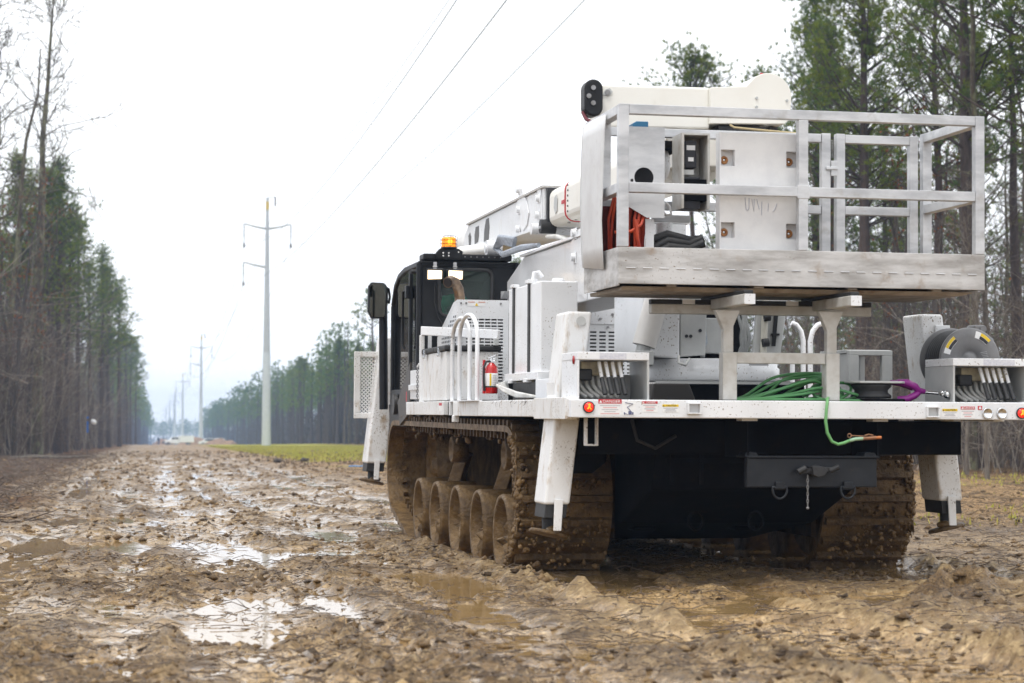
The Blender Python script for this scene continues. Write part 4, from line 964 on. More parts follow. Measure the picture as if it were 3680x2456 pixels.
# exhaust stack
MB().tube([(-1.17, 5.75, 1.85), (-1.17, 5.75, 2.12), (-1.185, 5.74, 2.20), (-1.22, 5.70, 2.25), (-1.265, 5.66, 2.262), (-1.30, 5.62, 2.245)], [.045, .045, .045, .046, .047, .048], 18).build('exhaust_pipe', EXHAUST, T)
MB().cyl((-1.301, 5.619, 2.2445), (-1.3035, 5.6165, 2.243), .040, n=18).build('exhaust_mouth', BLKFLAT, T)
# ---- tool bin with rubber seal, rail above and chain
tb = MB().box(-1.46, -1.02, 4.74, 5.28, 1.222, 1.625).box(-1.46, -1.31, 5.28, 5.93, 1.222, 1.625).build('tool_bin', WHITED, T, .008)
MB().box(-1.475, -1.0, 4.72, 5.29, 1.628, 1.675).box(-1.475, -1.30, 5.29, 5.95, 1.628, 1.675).build('bin_lid_seal', RUBBER, tb, .012)
for y in (4.95, 5.7): MB().box(-1.492, -1.476, y - .03, y + .03, 1.60, 1.66).cyl((-1.487, y - .035, 1.595), (-1.487, y + .035, 1.595), .012, n=10).build('bin_latch', CHROME, tb)
gr = MB().bar((-1.47, 5.95, 1.838), (-1.03, 4.68, 1.765), .03, .078).build('grab_rail', WHITE, T, .006)
MB().bar((-1.47, 5.95, 1.215), (-1.47, 5.95, 1.80), .045, .04).build('rail_post', WHITE, gr, .004)
MB().bar((-1.05, 4.70, 1.675), (-1.05, 4.70, 1.735), .045, .04).build('rail_post', GREYP, gr, .004)
MB().bar((-1.40, 5.95, 1.215), (-1.40, 5.95, 1.80), .03, .03).build('rail_post', WHITE, gr, .004)
m = MB()
for i in range(15):
    z = 1.52 - i * .021; a = i % 2; pts = []
    for k in range(10):
        t = 2 * math.pi * k / 10; u, w_ = .009 * math.cos(t), .0155 * math.sin(t); pts.append((-1.492 + (0 if a else u), 6.05 + (u if a else 0), z + w_))
    m.tube(pts, .0032, 6, True)
m.build('gate_chain', STEEL, T)
MB().tube([(-1.492, 6.05, 1.52), (-1.48, 6.04, 1.55), (-1.465, 6.0, 1.555)], .008, 8).build('chain_hook', WHITE, T)
MB().box(-1.47, -1.33, 6.12, 6.62, 1.24, 1.50).build('step_box', WHITE, T, .006)
MB().box(-1.49, -1.472, 6.15, 6.6, 1.32, 1.37).build('step_bar', WHITE, T, .004)
o = MB().box(-1.5015, -1.5005, 6.62, 6.66, 1.22, 1.31).build('red_label', REDFLAT, T)
# ---- grab hoops on the left edge
def hoop(y0, y1, zt, x):
    r = (y1 - y0) / 2; c = (y0 + y1) / 2
    pts = [(x, y0, 1.205), (x, y0, zt - r * .45)] + [(x, c - r * math.cos(t), zt - r * .45 + r * .45 * math.sin(t)) for t in [math.pi * k / 12 for k in range(1, 12)]] + [(x, y1, zt - r * .45), (x, y1, 1.205)]
    o = MB().tube(pts, .0165, 12).build('grab_hoop', WHITE, T)
    MB().box(x - .03, x + .03, y0 - .05, y1 + .05, 1.207, 1.216).build('hoop_base', WHITE, o)
hoop(3.62, 4.40, 1.865, -1.465); hoop(3.08, 3.84, 1.865, -1.505)
# right-hand hoops and ladder rails
for y, x in ((4.0, 1.36), (4.0, 1.42)):
    s2 = -1 if x < 1.4 else 1
    MB().tube([(x, y, 1.21), (x, y, 1.72), (x + s2 * .02, y, 1.80), (x + s2 * .06, y, 1.85), (x + s2 * .10, y, 1.865)], .021, 12).build('grab_post', WHITE, T)
MB().tube([(1.13, 3.6, 1.21), (1.13, 3.6, 1.60)], .019, 12).build('grab_post', WHITE, T)
lad = MB().box(.80, 1.25, 3.9, 3.93, 1.39, 1.41).box(.80, 1.25, 3.9, 3.93, 1.25, 1.28).box(.82, .84, 3.9, 3.93, 1.28, 1.39).box(1.0, 1.02, 3.9, 3.93, 1.28, 1.39).build('folded_ladder', GREYP, T)
# ---- hydraulic tank
tk = MB().box(-1.30, -1.04, 1.80, 2.92, 1.36, 2.028).build('hydraulic_tank', WHITE, T, .008)
MB().box(-1.325, -1.03, 1.78, 2.94, 1.35, 1.405).build('tank_cradle', WHITE, tk, .004)
for y in (2.18, 2.72):
    MB().box(-1.3085, -1.3005, y - .03, y + .03, 1.35, 2.03).build('tank_strap', RUBBER, tk)
    MB().box(-1.335, -1.29, y - .05, y + .05, 1.335, 1.362).build('strap_foot', WHITE, tk, .003)
    MB().box(-1.325, -1.27, y - .04, y + .04, 2.030, 2.055).build('strap_cap', WHITE, tk, .003)
m = MB().cyl((-1.22, 2.2, 2.03), (-1.22, 2.2, 2.05), .06, n=20).cyl((-1.24, 2.35, 2.03), (-1.24, 2.35, 2.075), .035, n=16).tube([(-1.24, 2.35, 2.06), (-1.23, 2.35, 2.12), (-1.20, 2.35, 2.125), (-1.17, 2.35, 2.09)], .015, 8)
m.build('tank_fittings', WHITE, tk)
MB().lathe([(.04, 0), (.042, .012), (.038, .026), (0, .028)], (-1.15, 1.93, 2.029), (0, 0, 1), 20).build('filler_cap', WHITE, tk)
MB().box(-1.30, -1.14, 1.85, 2.75, 1.22, 1.335).build('battery_tray', RUBBER, T)
MB().box(-1.33, -1.30, 1.25, 1.82, 1.22, 1.35).build('tank_foot', WHITE, T, .004)
m = MB()
for k in range(5): m.tube([(-1.30, 2.95 + k * .01, 1.30 + k * .012), (-1.40, 2.6 + k * .06, 1.28 + k * .01), (-1.38, 2.2, 1.235 + k * .006), (-1.3, 1.9, 1.23)], .012, 8)
m.build('tank_hoses', HOSEW, T)
# ---- control valve boxes with levers
def valve_box(x0, x1, y0, y1, z0, z1, n, lx0, dlx, side, name):
    o = MB().hexa([(x0, y0, z1 - .048), (x1, y0, z1 - .048), (x1, y1, z1 - .048), (x0, y1, z1 - .048)], [(x0, y0, z1), (x1, y0, z1), (x1, y1, z1), (x0, y1, z1)]).build(name, WHITE, T, .004)
    MB().box(x0, x0 + .012, y0, y1, z0, z1 - .05).build('side_plate', WHITE if side < 0 else GREYP, o)
    MB().box(x1 - .012, x1, y0, y1, z0, z1 - .05).build('side_plate', GREYP, o)
    MB().box(x0 + .014, x1 - .014, y1 - .03, y1 - .02, z0, z0 + (z1 - z0) * .55).build('back_plate', GREYP, o)
    MB().box(lx0 - .10, lx0 + dlx * n, y0 + .16, y0 + .26, z1 - .14, z1 - .052).build('valve_bank', BRASSY, o, .006)
    MB().box(lx0 - .12, lx0 - .03, y0 + .14, y0 + .24, z1 - .17, z1 - .10).build('valve_end', RUBBER, o, .01)
    for k in range(n):
        x = lx0 + k * dlx
        MB().box(x - dlx * .48, x + dlx * .48, y0 - .002, y0 - .001, z1 - .045, z1 - .006).build('lever_label', pmat('lever_label_print%s%d' % (name, k), (.66, .66, .70), .5, c2=(.52, .53, .6), scale=60), o)
        lv = MB().cyl((x, y0 + .10, z1 - .06), (x + .006, y0 + .045, z1 - .165), .012, .011, 10).build('lever', WHITE, o)
        MB().cyl((x + .0055, y0 + .048, z1 - .155), (x + .016, y0 + .0, z1 - .255), .0135, .0155, 12).build('grip', RUBBER, lv)
    hz = MB()
    for k in range(n + 2):
        x = lx0 - .13 + k * dlx * .95
        hz.tube([(x, y0 + .24, z1 - .14), (x + .003, y0 + .22, z1 - .20), (x + .03, y0 + .20, z0 + .045), (x + .07, y0 + .16, z0 + .012)], .0125, 8)
    hz.build('valve_hoses', HOSEW, o)
    return o
vb1 = valve_box(-1.45, -1.002, .05, .48, 1.204, 1.49, 4, -1.292, .042, -1, 'valve_box')
MB().lathe([(.026, 0), (.026, -.006), (0, -.01)], (-1.451, .14, 1.442), (1, 0, 0), 20).build('side_reflector', REFRED, vb1)
MB().lathe([(.026, 0), (.026, .006), (0, .010)], (1.47, .14, 1.43), (1, 0, 0), 20).build('side_reflector', REFRED, T)
valve_box(.962, 1.47, .05, .5, 1.196, 1.478, 5, 1.185, .042, 1, 'valve_box')
# shackle on the right-hand box
m = MB().tube([(.962, .12, 1.252), (.93, .10, 1.25), (.905, .08, 1.255), (.89, .07, 1.262)], .014, 10).ball((.945, .11, 1.25), (.02, .03, .026)).ball((.90, .08, 1.258), (.014, .02, .02))
m.build('coupling', CHROME, T)
# ---- cable reel
def reel():
    c = (1.318, .60, 1.487)
    o = MB().lathe([(0, 0), (.035, 0), (.04, .012), (.06, .012), (.062, .004), (.195, .0), (.208, .006), (.21, .02), (0, .02)], c, (.0, 1, 0), 48).build('cable_reel', REELG, T)
    MB().lathe([(0, 0), (.215, 0), (.218, .008), (.215, .016), (0, .016)], (c[0], c[1] + .32, c[2]), (0, 1, 0), 48).build('back_flange', REELG, o)
    MB().cyl((c[0], c[1] + .02, c[2]), (c[0], c[1] + .32, c[2]), .16, n=36).build('drum', RUBBER, o)
    rg = MB()
    for k in range(8): rg.tube([(c[0] + .185 * math.cos(t), c[1] + .045 + k * .033, c[2] + .185 * math.sin(t)) for t in [2 * math.pi * i / 40 for i in range(40)]], .017, 8, True)
    rg.build('wound_cable', RUBBER, o)
    for a0, a1 in ((128, 156), (42, 66)):
        y = c[1] - .002
        def band(r0, r1, aa, ab, mat, nm, par, yy):
            n = 10; vs = []
            for i in range(n + 1):
                t = R(aa + (ab - aa) * i / n)
                for r in (r0, r1):
                    for y_ in (yy, yy + .0008): vs.append((c[0] + r * math.cos(t), y_, c[2] + r * math.sin(t)))
            fs = []
            for i in range(n): b_ = i * 4; fs += [(b_, b_ + 2, b_ + 6, b_ + 4), (b_ + 1, b_ + 5, b_ + 7, b_ + 3), (b_ + 2, b_ + 3, b_ + 7, b_ + 6), (b_, b_ + 4, b_ + 5, b_ + 1)]
            return MB().add(vs, fs).build(nm, mat, par)
        L_ = band(.145, .19, a0, a1 + 12, WHTFLAT, 'reel_label', o, y)
        band(.170, .189, a0, a1, YELFLAT, 'yellow_band', L_, y - .0012); band(.147, .168, a0, a1, BLKFLAT, 'print_band', L_, y - .0012)
    sc_ = MB()
    for k in range(7): sc_.bar((c[0] + .07 + k * .006, c[1] - .001, c[2] + .045 - k * .010), (c[0] + .115 + k * .004, c[1] - .001, c[2] + .052 - k * .011), .003, .0015, (0, 1, 0))
    sc_.build('scratch_marks', pmat('scratched_paint', (.35, .35, .36), .5), o)
    MB().box(1.36, 1.44, .63, .76, 1.665, 1.715).cyl((1.42, .62, 1.69), (1.42, .66, 1.69), .022, n=14).build('cable_guide', REELG, o, .01)
    MB().box(1.24, 1.40, .66, .78, 1.2, 1.42).build('reel_stand', WHITE, o, .005)
reel()
# ---- raised step frame on the deck
sf = MB().box(.79, .86, 1.42, 1.47, 1.2, 1.53).box(1.03, 1.105, 1.42, 1.47, 1.2, 1.53).box(.79, 1.105, 1.42, 1.47, 1.53, 1.565).build('step_frame', GREYP, T, .004)
MB().box(.785, 1.11, 1.47, 2.0, 1.545, 1.57).build('step_tread', GREYP, sf, .003)
MB().box(.79, .80, 1.472, 2.0, 1.2, 1.54).build('side_sheet', GREYP, sf)
MB().box(1.07, 1.105, 1.95, 2.0, 1.2, 1.54).build('leg', GREYP, sf); MB().box(.93, .99, 1.95, 2.0, 1.2, 1.54).build('leg', GREYP, sf)
# ---- turntable and turret
tt = MB().lathe([(0, 1.345), (.47, 1.345), (.475, 1.36), (.475, 1.44), (.46, 1.45), (.46, 1.50), (.40, 1.505), (0, 1.505)], (.0, 2.05, 0), (0, 0, 1), 48).build('turntable', WHITE, T)
MB().box(-.56, .52, 1.55, 2.6, 1.2, 1.325).build('pedestal', CHASS, T, .02)
MB().prism([(-.62, 1.2), (-.30, 1.2), (-.35, 1.325), (-.60, 1.325)], 'y', 1.42, 1.56).build('pedestal_box', pmat('brown_black', (.03, .025, .022), .5), T, .01)
MB().box(-.55, .53, 1.53, 1.56, 1.325, 1.343).build('pedestal_flange', GREYP, T)
tu = MB().prism([(-.58, 1.52), (-.315, 1.50), (-.315, 2.35), (-.58, 2.35)], 'y', 1.78, 2.6).build('turret', WHITE, T, .012)
MB().prism([(-.312, 1.515), (-.13, 1.53), (-.11, 2.3), (-.312, 2.3)], 'y', 1.78, 2.4).build('turret_panel', GREYP, tu, .006)
m = MB()
for x, z in ((-.268, 1.66), (-.238, 1.66), (-.17, 1.70)): m.cyl((x, 1.775, z), (x, 1.782, z), .012, n=10)
m.build('panel_holes', BLKFLAT, tu)
MB().box(-.13, .30, 2.25, 2.5, 1.5, 2.3).build('turret_core', CHASS, tu)
MB().prism([(-.08, 1.55), (.10, 1.55), (.07, 1.80), (-.08, 1.80)], 'y', 2.0, 2.2).build('motor_housing', GREYP, tu, .01)
MB().prism([(.24, 1.52), (.44, 1.52), (.50, 1.95), (.28, 1.95)], 'y', 1.86, 1.90).build('turret_plate', GREYP, tu, .004)
rod = MB().cyl((.305, 1.83, 1.52), (.325, 1.83, 1.95), .024, n=14).build('stowed_bar', pmat('bone_paint', (.55, .53, .46), .5), tu)
m = MB().cyl((.29, 1.80, 1.62), (.335, 1.80, 1.625), .03, n=12).cyl((.30, 1.80, 1.80), (.345, 1.80, 1.805), .03, n=12); m.build('bar_clip', RUBBER, tu)
m = MB().bar((.385, 1.842, 1.60), (.405, 1.842, 1.83), .026, .014, (0, 1, 0)).prism([(.385, 1.83), (.372, 1.86), (.382, 1.90), (.394, 1.905), (.392, 1.865), (.418, 1.868), (.424, 1.905), (.438, 1.89), (.436, 1.855), (.422, 1.83)], 'y', 1.834, 1.850)
m.box(.37, .43, 1.84, 1.856, 1.675, 1.69)
wr = m.build('wrench', BLACK); wr.parent = None
wr.matrix_world = truck.matrix_world.copy(); tag(wr, 'large black open-ended wrench clipped upright on the grey turret plate', 'wrench')
m = MB()
for k, (x, dx) in enumerate(((-.105, .02), (-.09, -.02), (.10, .10), (.12, .12), (.16, .08), (.19, .02), (.215, -.03), (.235, -.06))):
    m.tube([(x, 1.98 + .02 * k, 2.0), (x + dx * .5, 1.95, 1.85), (x + dx, 1.93, 1.66), (x + dx * .6, 1.96, 1.52)], .013, 8)
m.build('turret_hoses', HOSEG, tu)
MB().tube([(-.115, 1.9, 1.9), (-.12, 1.88, 1.75), (-.10, 1.88, 1.62), (-.14, 1.9, 1.54)], .016, 8).build('spiral_hose', SLEEVE, tu)
MB().box(.12, .26, 1.572, 1.576, 1.455, 1.475).build('data_plate', GRYFLAT, tt)
MB().tube([(-.36, 1.65, 1.52), (-.37, 1.62, 1.47), (-.32, 1.62, 1.455), (-.28, 1.66, 1.50)], .010, 8).build('loose_hose', HOSEW, tu)
# lift cylinder leaning against the turret
MB().cyl((-.600, 1.68, 1.585), (-.47, 1.68, 2.05), .082, n=22).build('lift_cylinder', pmat('warm_white_paint', (.70, .68, .65), .35, c2=(.62, .60, .57), scale=5), T)
MB().cyl((-.615, 1.68, 1.53), (-.600, 1.68, 1.585), .05, n=14).box(-.68, -.55, 1.60, 1.76, 1.45, 1.55).build('cylinder_clevis', GREYP, T, .008)
# ---- booms
ub = MB()
bx0, bx1 = -.60, -.18
ubp = [(4.95, 3.02), (6.05, 3.015), (8.55, 3.01), (8.75, 2.93), (8.92, 2.745), (4.95, 2.682)]
ubo = MB().prism(ubp, 'x', bx0, bx1).build('upper_boom_housing', WHITE, T, .01)
MB().prism([(4.93, 3.035), (8.56, 3.03), (8.56, 3.012), (4.93, 3.017)], 'x', bx0 - .02, bx1 + .02).build('top_flange', pmat('galled_edge', (.55, .54, .52), .6, c2=(.4, .38, .36), scale=40), ubo)
MB().prism([(4.93, 2.695), (8.9, 2.757), (8.9, 2.735), (4.93, 2.672)], 'x', bx0 - .03, bx1 + .03).build('bottom_flange', WHITE, ubo)
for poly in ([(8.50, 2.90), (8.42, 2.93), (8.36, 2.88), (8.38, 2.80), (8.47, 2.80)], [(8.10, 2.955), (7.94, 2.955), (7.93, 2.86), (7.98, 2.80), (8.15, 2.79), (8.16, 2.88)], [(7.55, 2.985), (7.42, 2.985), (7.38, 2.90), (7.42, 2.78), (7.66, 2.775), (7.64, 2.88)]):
    MB().prism([(y, z) for y, z in poly], 'x', bx0 - .004, bx0 + .002).build('hole_shade_plate', pmat('hole_shadow_metal', (.10, .10, .10), .6) if 'hole_shadow_metal' not in MATS else MATS['hole_shadow_metal'], ubo)  # dark plates on the boom face, shade of the cut-outs put into their colour
MB().prism([(6.0, 3.02), (5.9, 3.10), (5.8, 3.11), (5.72, 3.03), (5.62, 2.97), (5.52, 2.86), (5.60, 2.76), (5.82, 2.70), (5.95, 2.84), (6.12, 2.93)], 'x', bx0 - .012, bx0 - .001).build('pivot_plate', WHITE, ubo, .004)
MB().prism([(5.04, 3.03), (5.20, 3.03), (5.12, 2.95), (5.12, 2.72), (4.96, 2.66)], 'x', bx0 - .010, bx0 - .001).build('end_plate', WHITE, ubo, .003)
for y, z in ((5.92, 3.10), (5.90, 2.92), (5.93, 2.75), (5.08, 2.94), (5.10, 2.80)):
    p_ = MB().cyl((bx0 - .045, y, z), (bx0 - .01, y, z), .03, n=18).box(bx0 - .018, bx0 - .011, y - .05, y + .05, z - .04, z + .03).build('pivot_pin', WHITE, ubo, .003)
MB().cyl((bx0 - .08, 5.08, 2.68), (bx1 + .08, 5.08, 2.68), .048, n=22).build('elbow_pin', WHITE, ubo)
MB().cyl((bx0 - .03, 4.95, 2.69), (bx0 + .1, 4.95, 2.69), .06, n=20).build('elbow_bush', RUBBER, ubo)
MB().box(bx0 + .02, bx1 - .02, 4.90, 4.948, 2.70, 3.01).build('boom_end_seal', BLKFLAT, ubo)
# canvas cover on the nose of the boom
m = MB().ball((-.42, 8.95, 2.83), (.24, .22, .24), 16, 10); cvr = m.build('canvas_cover', pmat('white_canvas', (.70, .70, .69), .8, c2=(.55, .55, .54), scale=6, bump=.9, bscale=9), ubo)
# fibreglass inner boom
def rbox_loop(x0, x1, z0, z1, r, y): return rrect(x0, x1, z0, z1, r, y, 4)
fb = MB(); sec = [(4.86, 0), (4.82, .012), (3.6, .012), (1.25, .012)]
vs = []; nn = 0
for y, e in sec:
    l_ = rbox_loop(-.565 - e, -.215 + e, 2.688 - e, 2.985 + e, .075, y); nn = len(l_); vs += l_
fs = [tuple(range(nn))[::-1]] + [(i * nn + k, i * nn + (k + 1) % nn, (i + 1) * nn + (k + 1) % nn, (i + 1) * nn + k) for i in range(len(sec) - 1) for k in range(nn)] + [tuple(range(3 * nn, 4 * nn))]
fbo = fb.add(vs, fs, False).build('fibreglass_boom', CREAM, T, .008)
MB().tube(rbox_loop(-.582, -.198, 2.671, 3.002, .08, 4.22), .006, 6, True).build('red_line', REDFLAT, fbo)
cov = MB(); sec = [(4.18, .016), (4.16, .020), (3.0, .022)]
vs = []
for y, e in sec: vs += rbox_loop(-.565 - e, -.215 + e, 2.688 - e, 2.985 + e, .075, y)
cov.add(vs, [(i * nn + k, i * nn + (k + 1) % nn, (i + 1) * nn + (k + 1) % nn, (i + 1) * nn + k) for i in range(2) for k in range(nn)] + [tuple(range(nn))[::-1]])
cov.build('boom_cover', CREAM, fbo)
m = MB()
for k in range(6): m.cyl((-.592, 4.10, 2.74 + k * .042), (-.586, 4.10, 2.74 + k * .042), .008, n=8)
for k in range(7): m.cyl((-.52 + (k % 3) * .05, 4.35 - k * .09, 2.672), (-.52 + (k % 3) * .05, 4.35 - k * .09, 2.668), .014, n=8)
tag(m.build('cover_screws', BLKFLAT, fbo), kind='stuff')
MB().prism([(4.55, 2.92), (4.62, 2.90), (4.64, 2.82), (4.58, 2.76), (4.52, 2.78), (4.50, 2.88)], 'x', -.584, -.579).build('access_plate', GREYP, fbo, .003)
o = MB().box(-.582, -.579, 4.27, 4.36, 2.82, 2.85).build('boom_label', REDFLAT, fbo)
# boom elevating cylinder and hose loop
MB().cyl((-.70, 8.35, 2.72), (-.70, 6.75, 2.63), .062, n=20).build('boom_cylinder', CREAM, T)
MB().cyl((-.76, 6.70, 2.635), (-.62, 6.70, 2.635), .075, n=22).cyl((-.775, 6.70, 2.635), (-.76, 6.70, 2.635), .04, n=18).build('cylinder_eye', WHITE, T)
m = MB()
for k in range(5):
    o_ = k * .014
    m.tube([(-.66, 5.9 - o_, 2.60 + o_), (-.72 - o_ * .6, 6.1, 2.64 + o_), (-.74 - o_ * .5, 6.25, 2.60), (-.72, 6.1, 2.545 - o_ * .3), (-.68, 5.5, 2.56 - o_ * .4), (-.62, 5.05, 2.54)], .020, 8)
m.build('boom_hoses', SLEEVE, T)
m = MB()
for k in range(4): m.tube([(-.58 + k * .05, 4.9, 2.60), (-.56 + k * .05, 4.6, 2.58 - k * .01), (-.52 + k * .04, 4.2, 2.50), (-.5 + k * .04, 3.9, 2.46)], .018, 8)
m.build('elbow_hoses', HOSEW, T)
lbm = MB().prism([(2.3, 2.49), (5.78, 2.49), (6.6, 2.30), (6.9, 2.20), (6.9, 2.05), (5.2, 1.98), (2.3, 1.98)], 'x', -.60, -.12).build('lower_boom', WHITE, T, .012)
MB().prism([(2.3, 2.51), (5.80, 2.51), (5.80, 2.492), (2.3, 2.492)], 'x', -.63, -.09).build('boom_flange', WHITE, lbm)
MB().prism([(3.35, 2.56), (3.75, 2.55), (3.9, 2.45), (3.9, 2.30), (3.6, 2.05), (3.35, 1.99)], 'x', -.612, -.601).build('boom_gusset', WHITE, lbm, .003)
for y, z in ((3.70, 2.53), (3.72, 2.34)): MB().cyl((-.65, y, z), (-.612, y, z), .032, n=16).box(-.62, -.613, y - .05, y + .05, z - .05, z + .04).build('boom_pin', WHITE, lbm, .003)
MB().prism([(6.3, 2.22), (6.95, 2.25), (6.95, 2.17), (6.6, 2.13)], 'x', -.66, -.60).build('boom_rest', WHITE, lbm, .004)
# ---- stand that carries the platform
sd = MB().box(-.52, -.43, .10, .19, 1.205, 1.50).build('platform_stand', STANDM, T, .005)
MB().box(.147, .235, .10, .19, 1.205, 1.50).build('stand_post', STANDM, sd, .005)
MB().box(-.43, .147, .115, .175, 1.432, 1.50).build('stand_crossbar', STANDM, sd, .005)
for x in (-.48, .19):
    MB().prism([(x - .032, 1.50), (x + .032, 1.50), (x + .032, 1.66), (x + .075, 1.76), (x - .085, 1.76), (x - .032, 1.64)], 'y', .12, .175).build('stand_upright', STANDM, sd, .004)
    MB().box(x - .034, x + .034, -.30, .62, 1.775, 1.838).build('stand_arm', STANDM, sd, .006)
    MB().box(x - .0335, x + .0335, -.306, -.301, 1.776, 1.837).build('arm_end', WHITE, sd)
    MB().box(x - .03, x + .03, -.28, .62, 1.839, 1.862).build('rubber_pad', RUBBER, sd, .005)
MB().box(-.90, .55, .38, .45, 1.745, 1.805).build('stand_beam', STANDM, sd, .006)
MB().box(-.90, .55, .385, .445, 1.806, 1.835).build('rubber_pad', RUBBER, sd)
for x in (-.66, .02): MB().box(x - .04, x + .04, .375, .384, 1.806, 1.836).build('pad_stop', WHITE, sd)
# ---- aluminium work platform
px0, px1, py0, py1, pz0, pz1 = -1.235, 1.108, -.10, .80, 1.897, 2.98
wp = MB().box(px0 + .005, px1 - .005, py0 + .012, py1 - .012, 1.915, 1.935).build('work_platform', UNDER, T)
def wpart(nm, m, mat=ALU, bev=.003): return m.build(nm, mat, wp, bev)
wpart('toe_board', MB().box(px0, px1, py0, py0 + .011, 1.897, 2.118), ALUD)
wpart('toe_board', MB().box(px0, px0 + .011, py0 + .0115, py1, 1.885, 2.118), ALUD)
wpart('toe_board', MB().box(px1 - .011, px1, py0 + .0115, py1, 1.897, 2.118), ALUD)
wpart('toe_board', MB().box(px0 + .0115, px1 - .0115, py1 - .011, py1, 1.897, 2.0), ALUD)
for k in range(22):
    x = px0 + .075 + k * .104
    wpart('weld_bead', MB().tube([(x - .028, py0 - .001, 1.992), (x + .028, py0 - .001, 1.992)], .004, 6), ALU, 0)
for x in (-.9, -.35, .25, .8): wpart('floor_rib', MB().box(x - .03, x + .03, py0 + .02, py1 - .02, 1.885, 1.914), UNDER, 0)
wpart('floor_tray', MB().hexa([(-1.20, -.03, 1.862), (.98, -.03, 1.862), (.98, .76, 1.862), (-1.20, .76, 1.862)], [(-1.20, -.06, 1.884), (1.06, -.06, 1.884), (1.06, .78, 1.884), (-1.20, .78, 1.884)]), UNDER, 0)
TH = .058
for x0_, x1_ in ((px0, px0 + .062), (-.103, -.043), (px1 - .06, px1)): wpart('post', MB().box(x0_, x1_, py0 + .0, py0 + TH, 2.12, 2.98 if x0_ != -.103 else 2.919))
for a, b_ in ((px0 + .063, px1 - .061),):
    wpart('top_rail', MB().box(a, b_, py0 + .002, py0 + TH - .002, 2.92, 2.979))
for a, b_ in ((px0 + .063, -.104), (-.042, px1 - .061)): wpart('mid_rail', MB().box(a, b_, py0 + .001, py0 + TH - .002, 2.448, 2.508))
wpart('mid_joint', MB().box(-.112, -.034, py0 - .002, py0 + .03, 2.436, 2.52))
fy0, fy1 = .735, .79
for x0_, x1_ in ((px0, px0 + .06), (px1 - .062, px1)): wpart('post', MB().box(x0_, x1_, fy0, fy1, 2.12, 2.979))
wpart('side_rail', MB().box(px0 + .001, px0 + .06, py0 + TH + .001, fy0 - .001, 2.921, 2.978)); wpart('side_rail', MB().box(px0 + .001, px0 + .06, py0 + TH + .001, fy0 - .001, 2.449, 2.507))
wpart('side_rail', MB().box(px1 - .06, px1 - .001, py0 + TH + .001, fy0 - .001, 2.921, 2.978)); wpart('side_rail', MB().box(px1 - .06, px1 - .001, py0 + TH + .001, fy0 - .001, 2.449, 2.507))
wpart('far_rail', MB().box(px0 + .061, .34, fy0, fy1, 2.90, 2.955)); wpart('far_rail', MB().box(px0 + .061, .34, fy0, fy1, 2.43, 2.485))
# gate with its two frames
gx_ = [(.345, .405), (.445, .505), (.955, 1.012)]
for a, b_ in gx_: wpart('gate_post', MB().box(a, b_, fy0, fy1 - .002, 2.0, 2.96))
wpart('gate_rail', MB().box(.506, .954, fy0 + .001, fy1 - .003, 2.90, 2.955)); wpart('gate_rail', MB().box(.506, .954, fy0 + .001, fy1 - .003, 2.43, 2.485))
sp_ = MB()
sp_.tube([(.425 + .010 * math.cos(t), .76 + .010 * math.sin(t), 2.92 - t * .0016) for t in [i * .6 for i in range(120)]], .0022, 5)
wpart('gate_spring', sp_, STEEL, 0)
wpart('gate_latch', MB().box(.37, .45, fy0 - .02, fy0 - .001, 2.72, 2.74).box(.405, .445, fy0 - .012, fy0 - .001, 2.68, 2.78), ALU)
# white pocketed liner slab
lx = [-.575, -.567, -.480, -.150, -.062, -.054]; lz = [2.125, 2.195, 2.29, 2.635, 2.735, 2.84]
hol = {(1, 1), (1, 3), (3, 1), (3, 3)}
ls = wpart('liner_slab', MB().plate_with_holes(lx, lz, hol, .0, .055), POLYP, 0)
MB().box(-.575, -.054, .056, .085, 2.125, 2.84).build('slab_back', POLYP, ls)
for x in (-.533, -.117):
    for z in (2.232, 2.676):
        MB().tube([(x + .018 * math.cos(t), .05, z + .018 * math.sin(t)) for t in [2 * math.pi * i / 20 for i in range(20)]], .008, 8, True).build('grommet', ORNG, ls)
        MB().lathe([(.011, 0), (.010, -.008), (0, -.009)], (x, .055, z), (0, 1, 0), 16).build('bolt_head', CHROME, ls)
# worn marker lettering on the slab
wm = MB()
def stroke(pts, r=.0028): wm.tube([(x, -.0012, z) for x, z in pts], r, 4)
ink = pmat('worn_marker_ink', (.52, .53, .60), .7)
bx_, bz_ = -.415, 2.352
stroke([(bx_, bz_ + .09), (bx_ + .008, bz_ + .02), (bx_ + .018, bz_ + .012), (bx_ + .026, bz_ + .03), (bx_ + .026, bz_ + .09)])
stroke([(bx_ + .044, bz_ + .085), (bx_ + .058, bz_ + .008), (bx_ + .060, bz_ + .085)]); stroke([(bx_ + .075, bz_ + .085), (bx_ + .092, bz_ + .02)])
stroke([(bx_ + .108, bz_ + .07), (bx_ + .106, bz_ - .015)]); stroke([(bx_ + .15, bz_ + .06), (bx_ + .148, bz_ + .01)]); stroke([(bx_ + .205, bz_ + .06), (bx_ + .19, bz_ + .02), (bx_ + .178, bz_ + .01)])
wm.build('marker_writing', ink, ls)
# control console sheet, side cover, curtain
hole_c, hole_r = (-.973, 2.585), .062
outl = [(-1.07, 2.90), (-.84, 2.90), (-.84, 2.335), (-.955, 2.335), (-1.07, 2.40)]
m = MB()
ringpts = [(hole_c[0] + hole_r * math.cos(R(a)), hole_c[1] + hole_r * math.sin(R(a))) for a in range(0, 360, 15)]
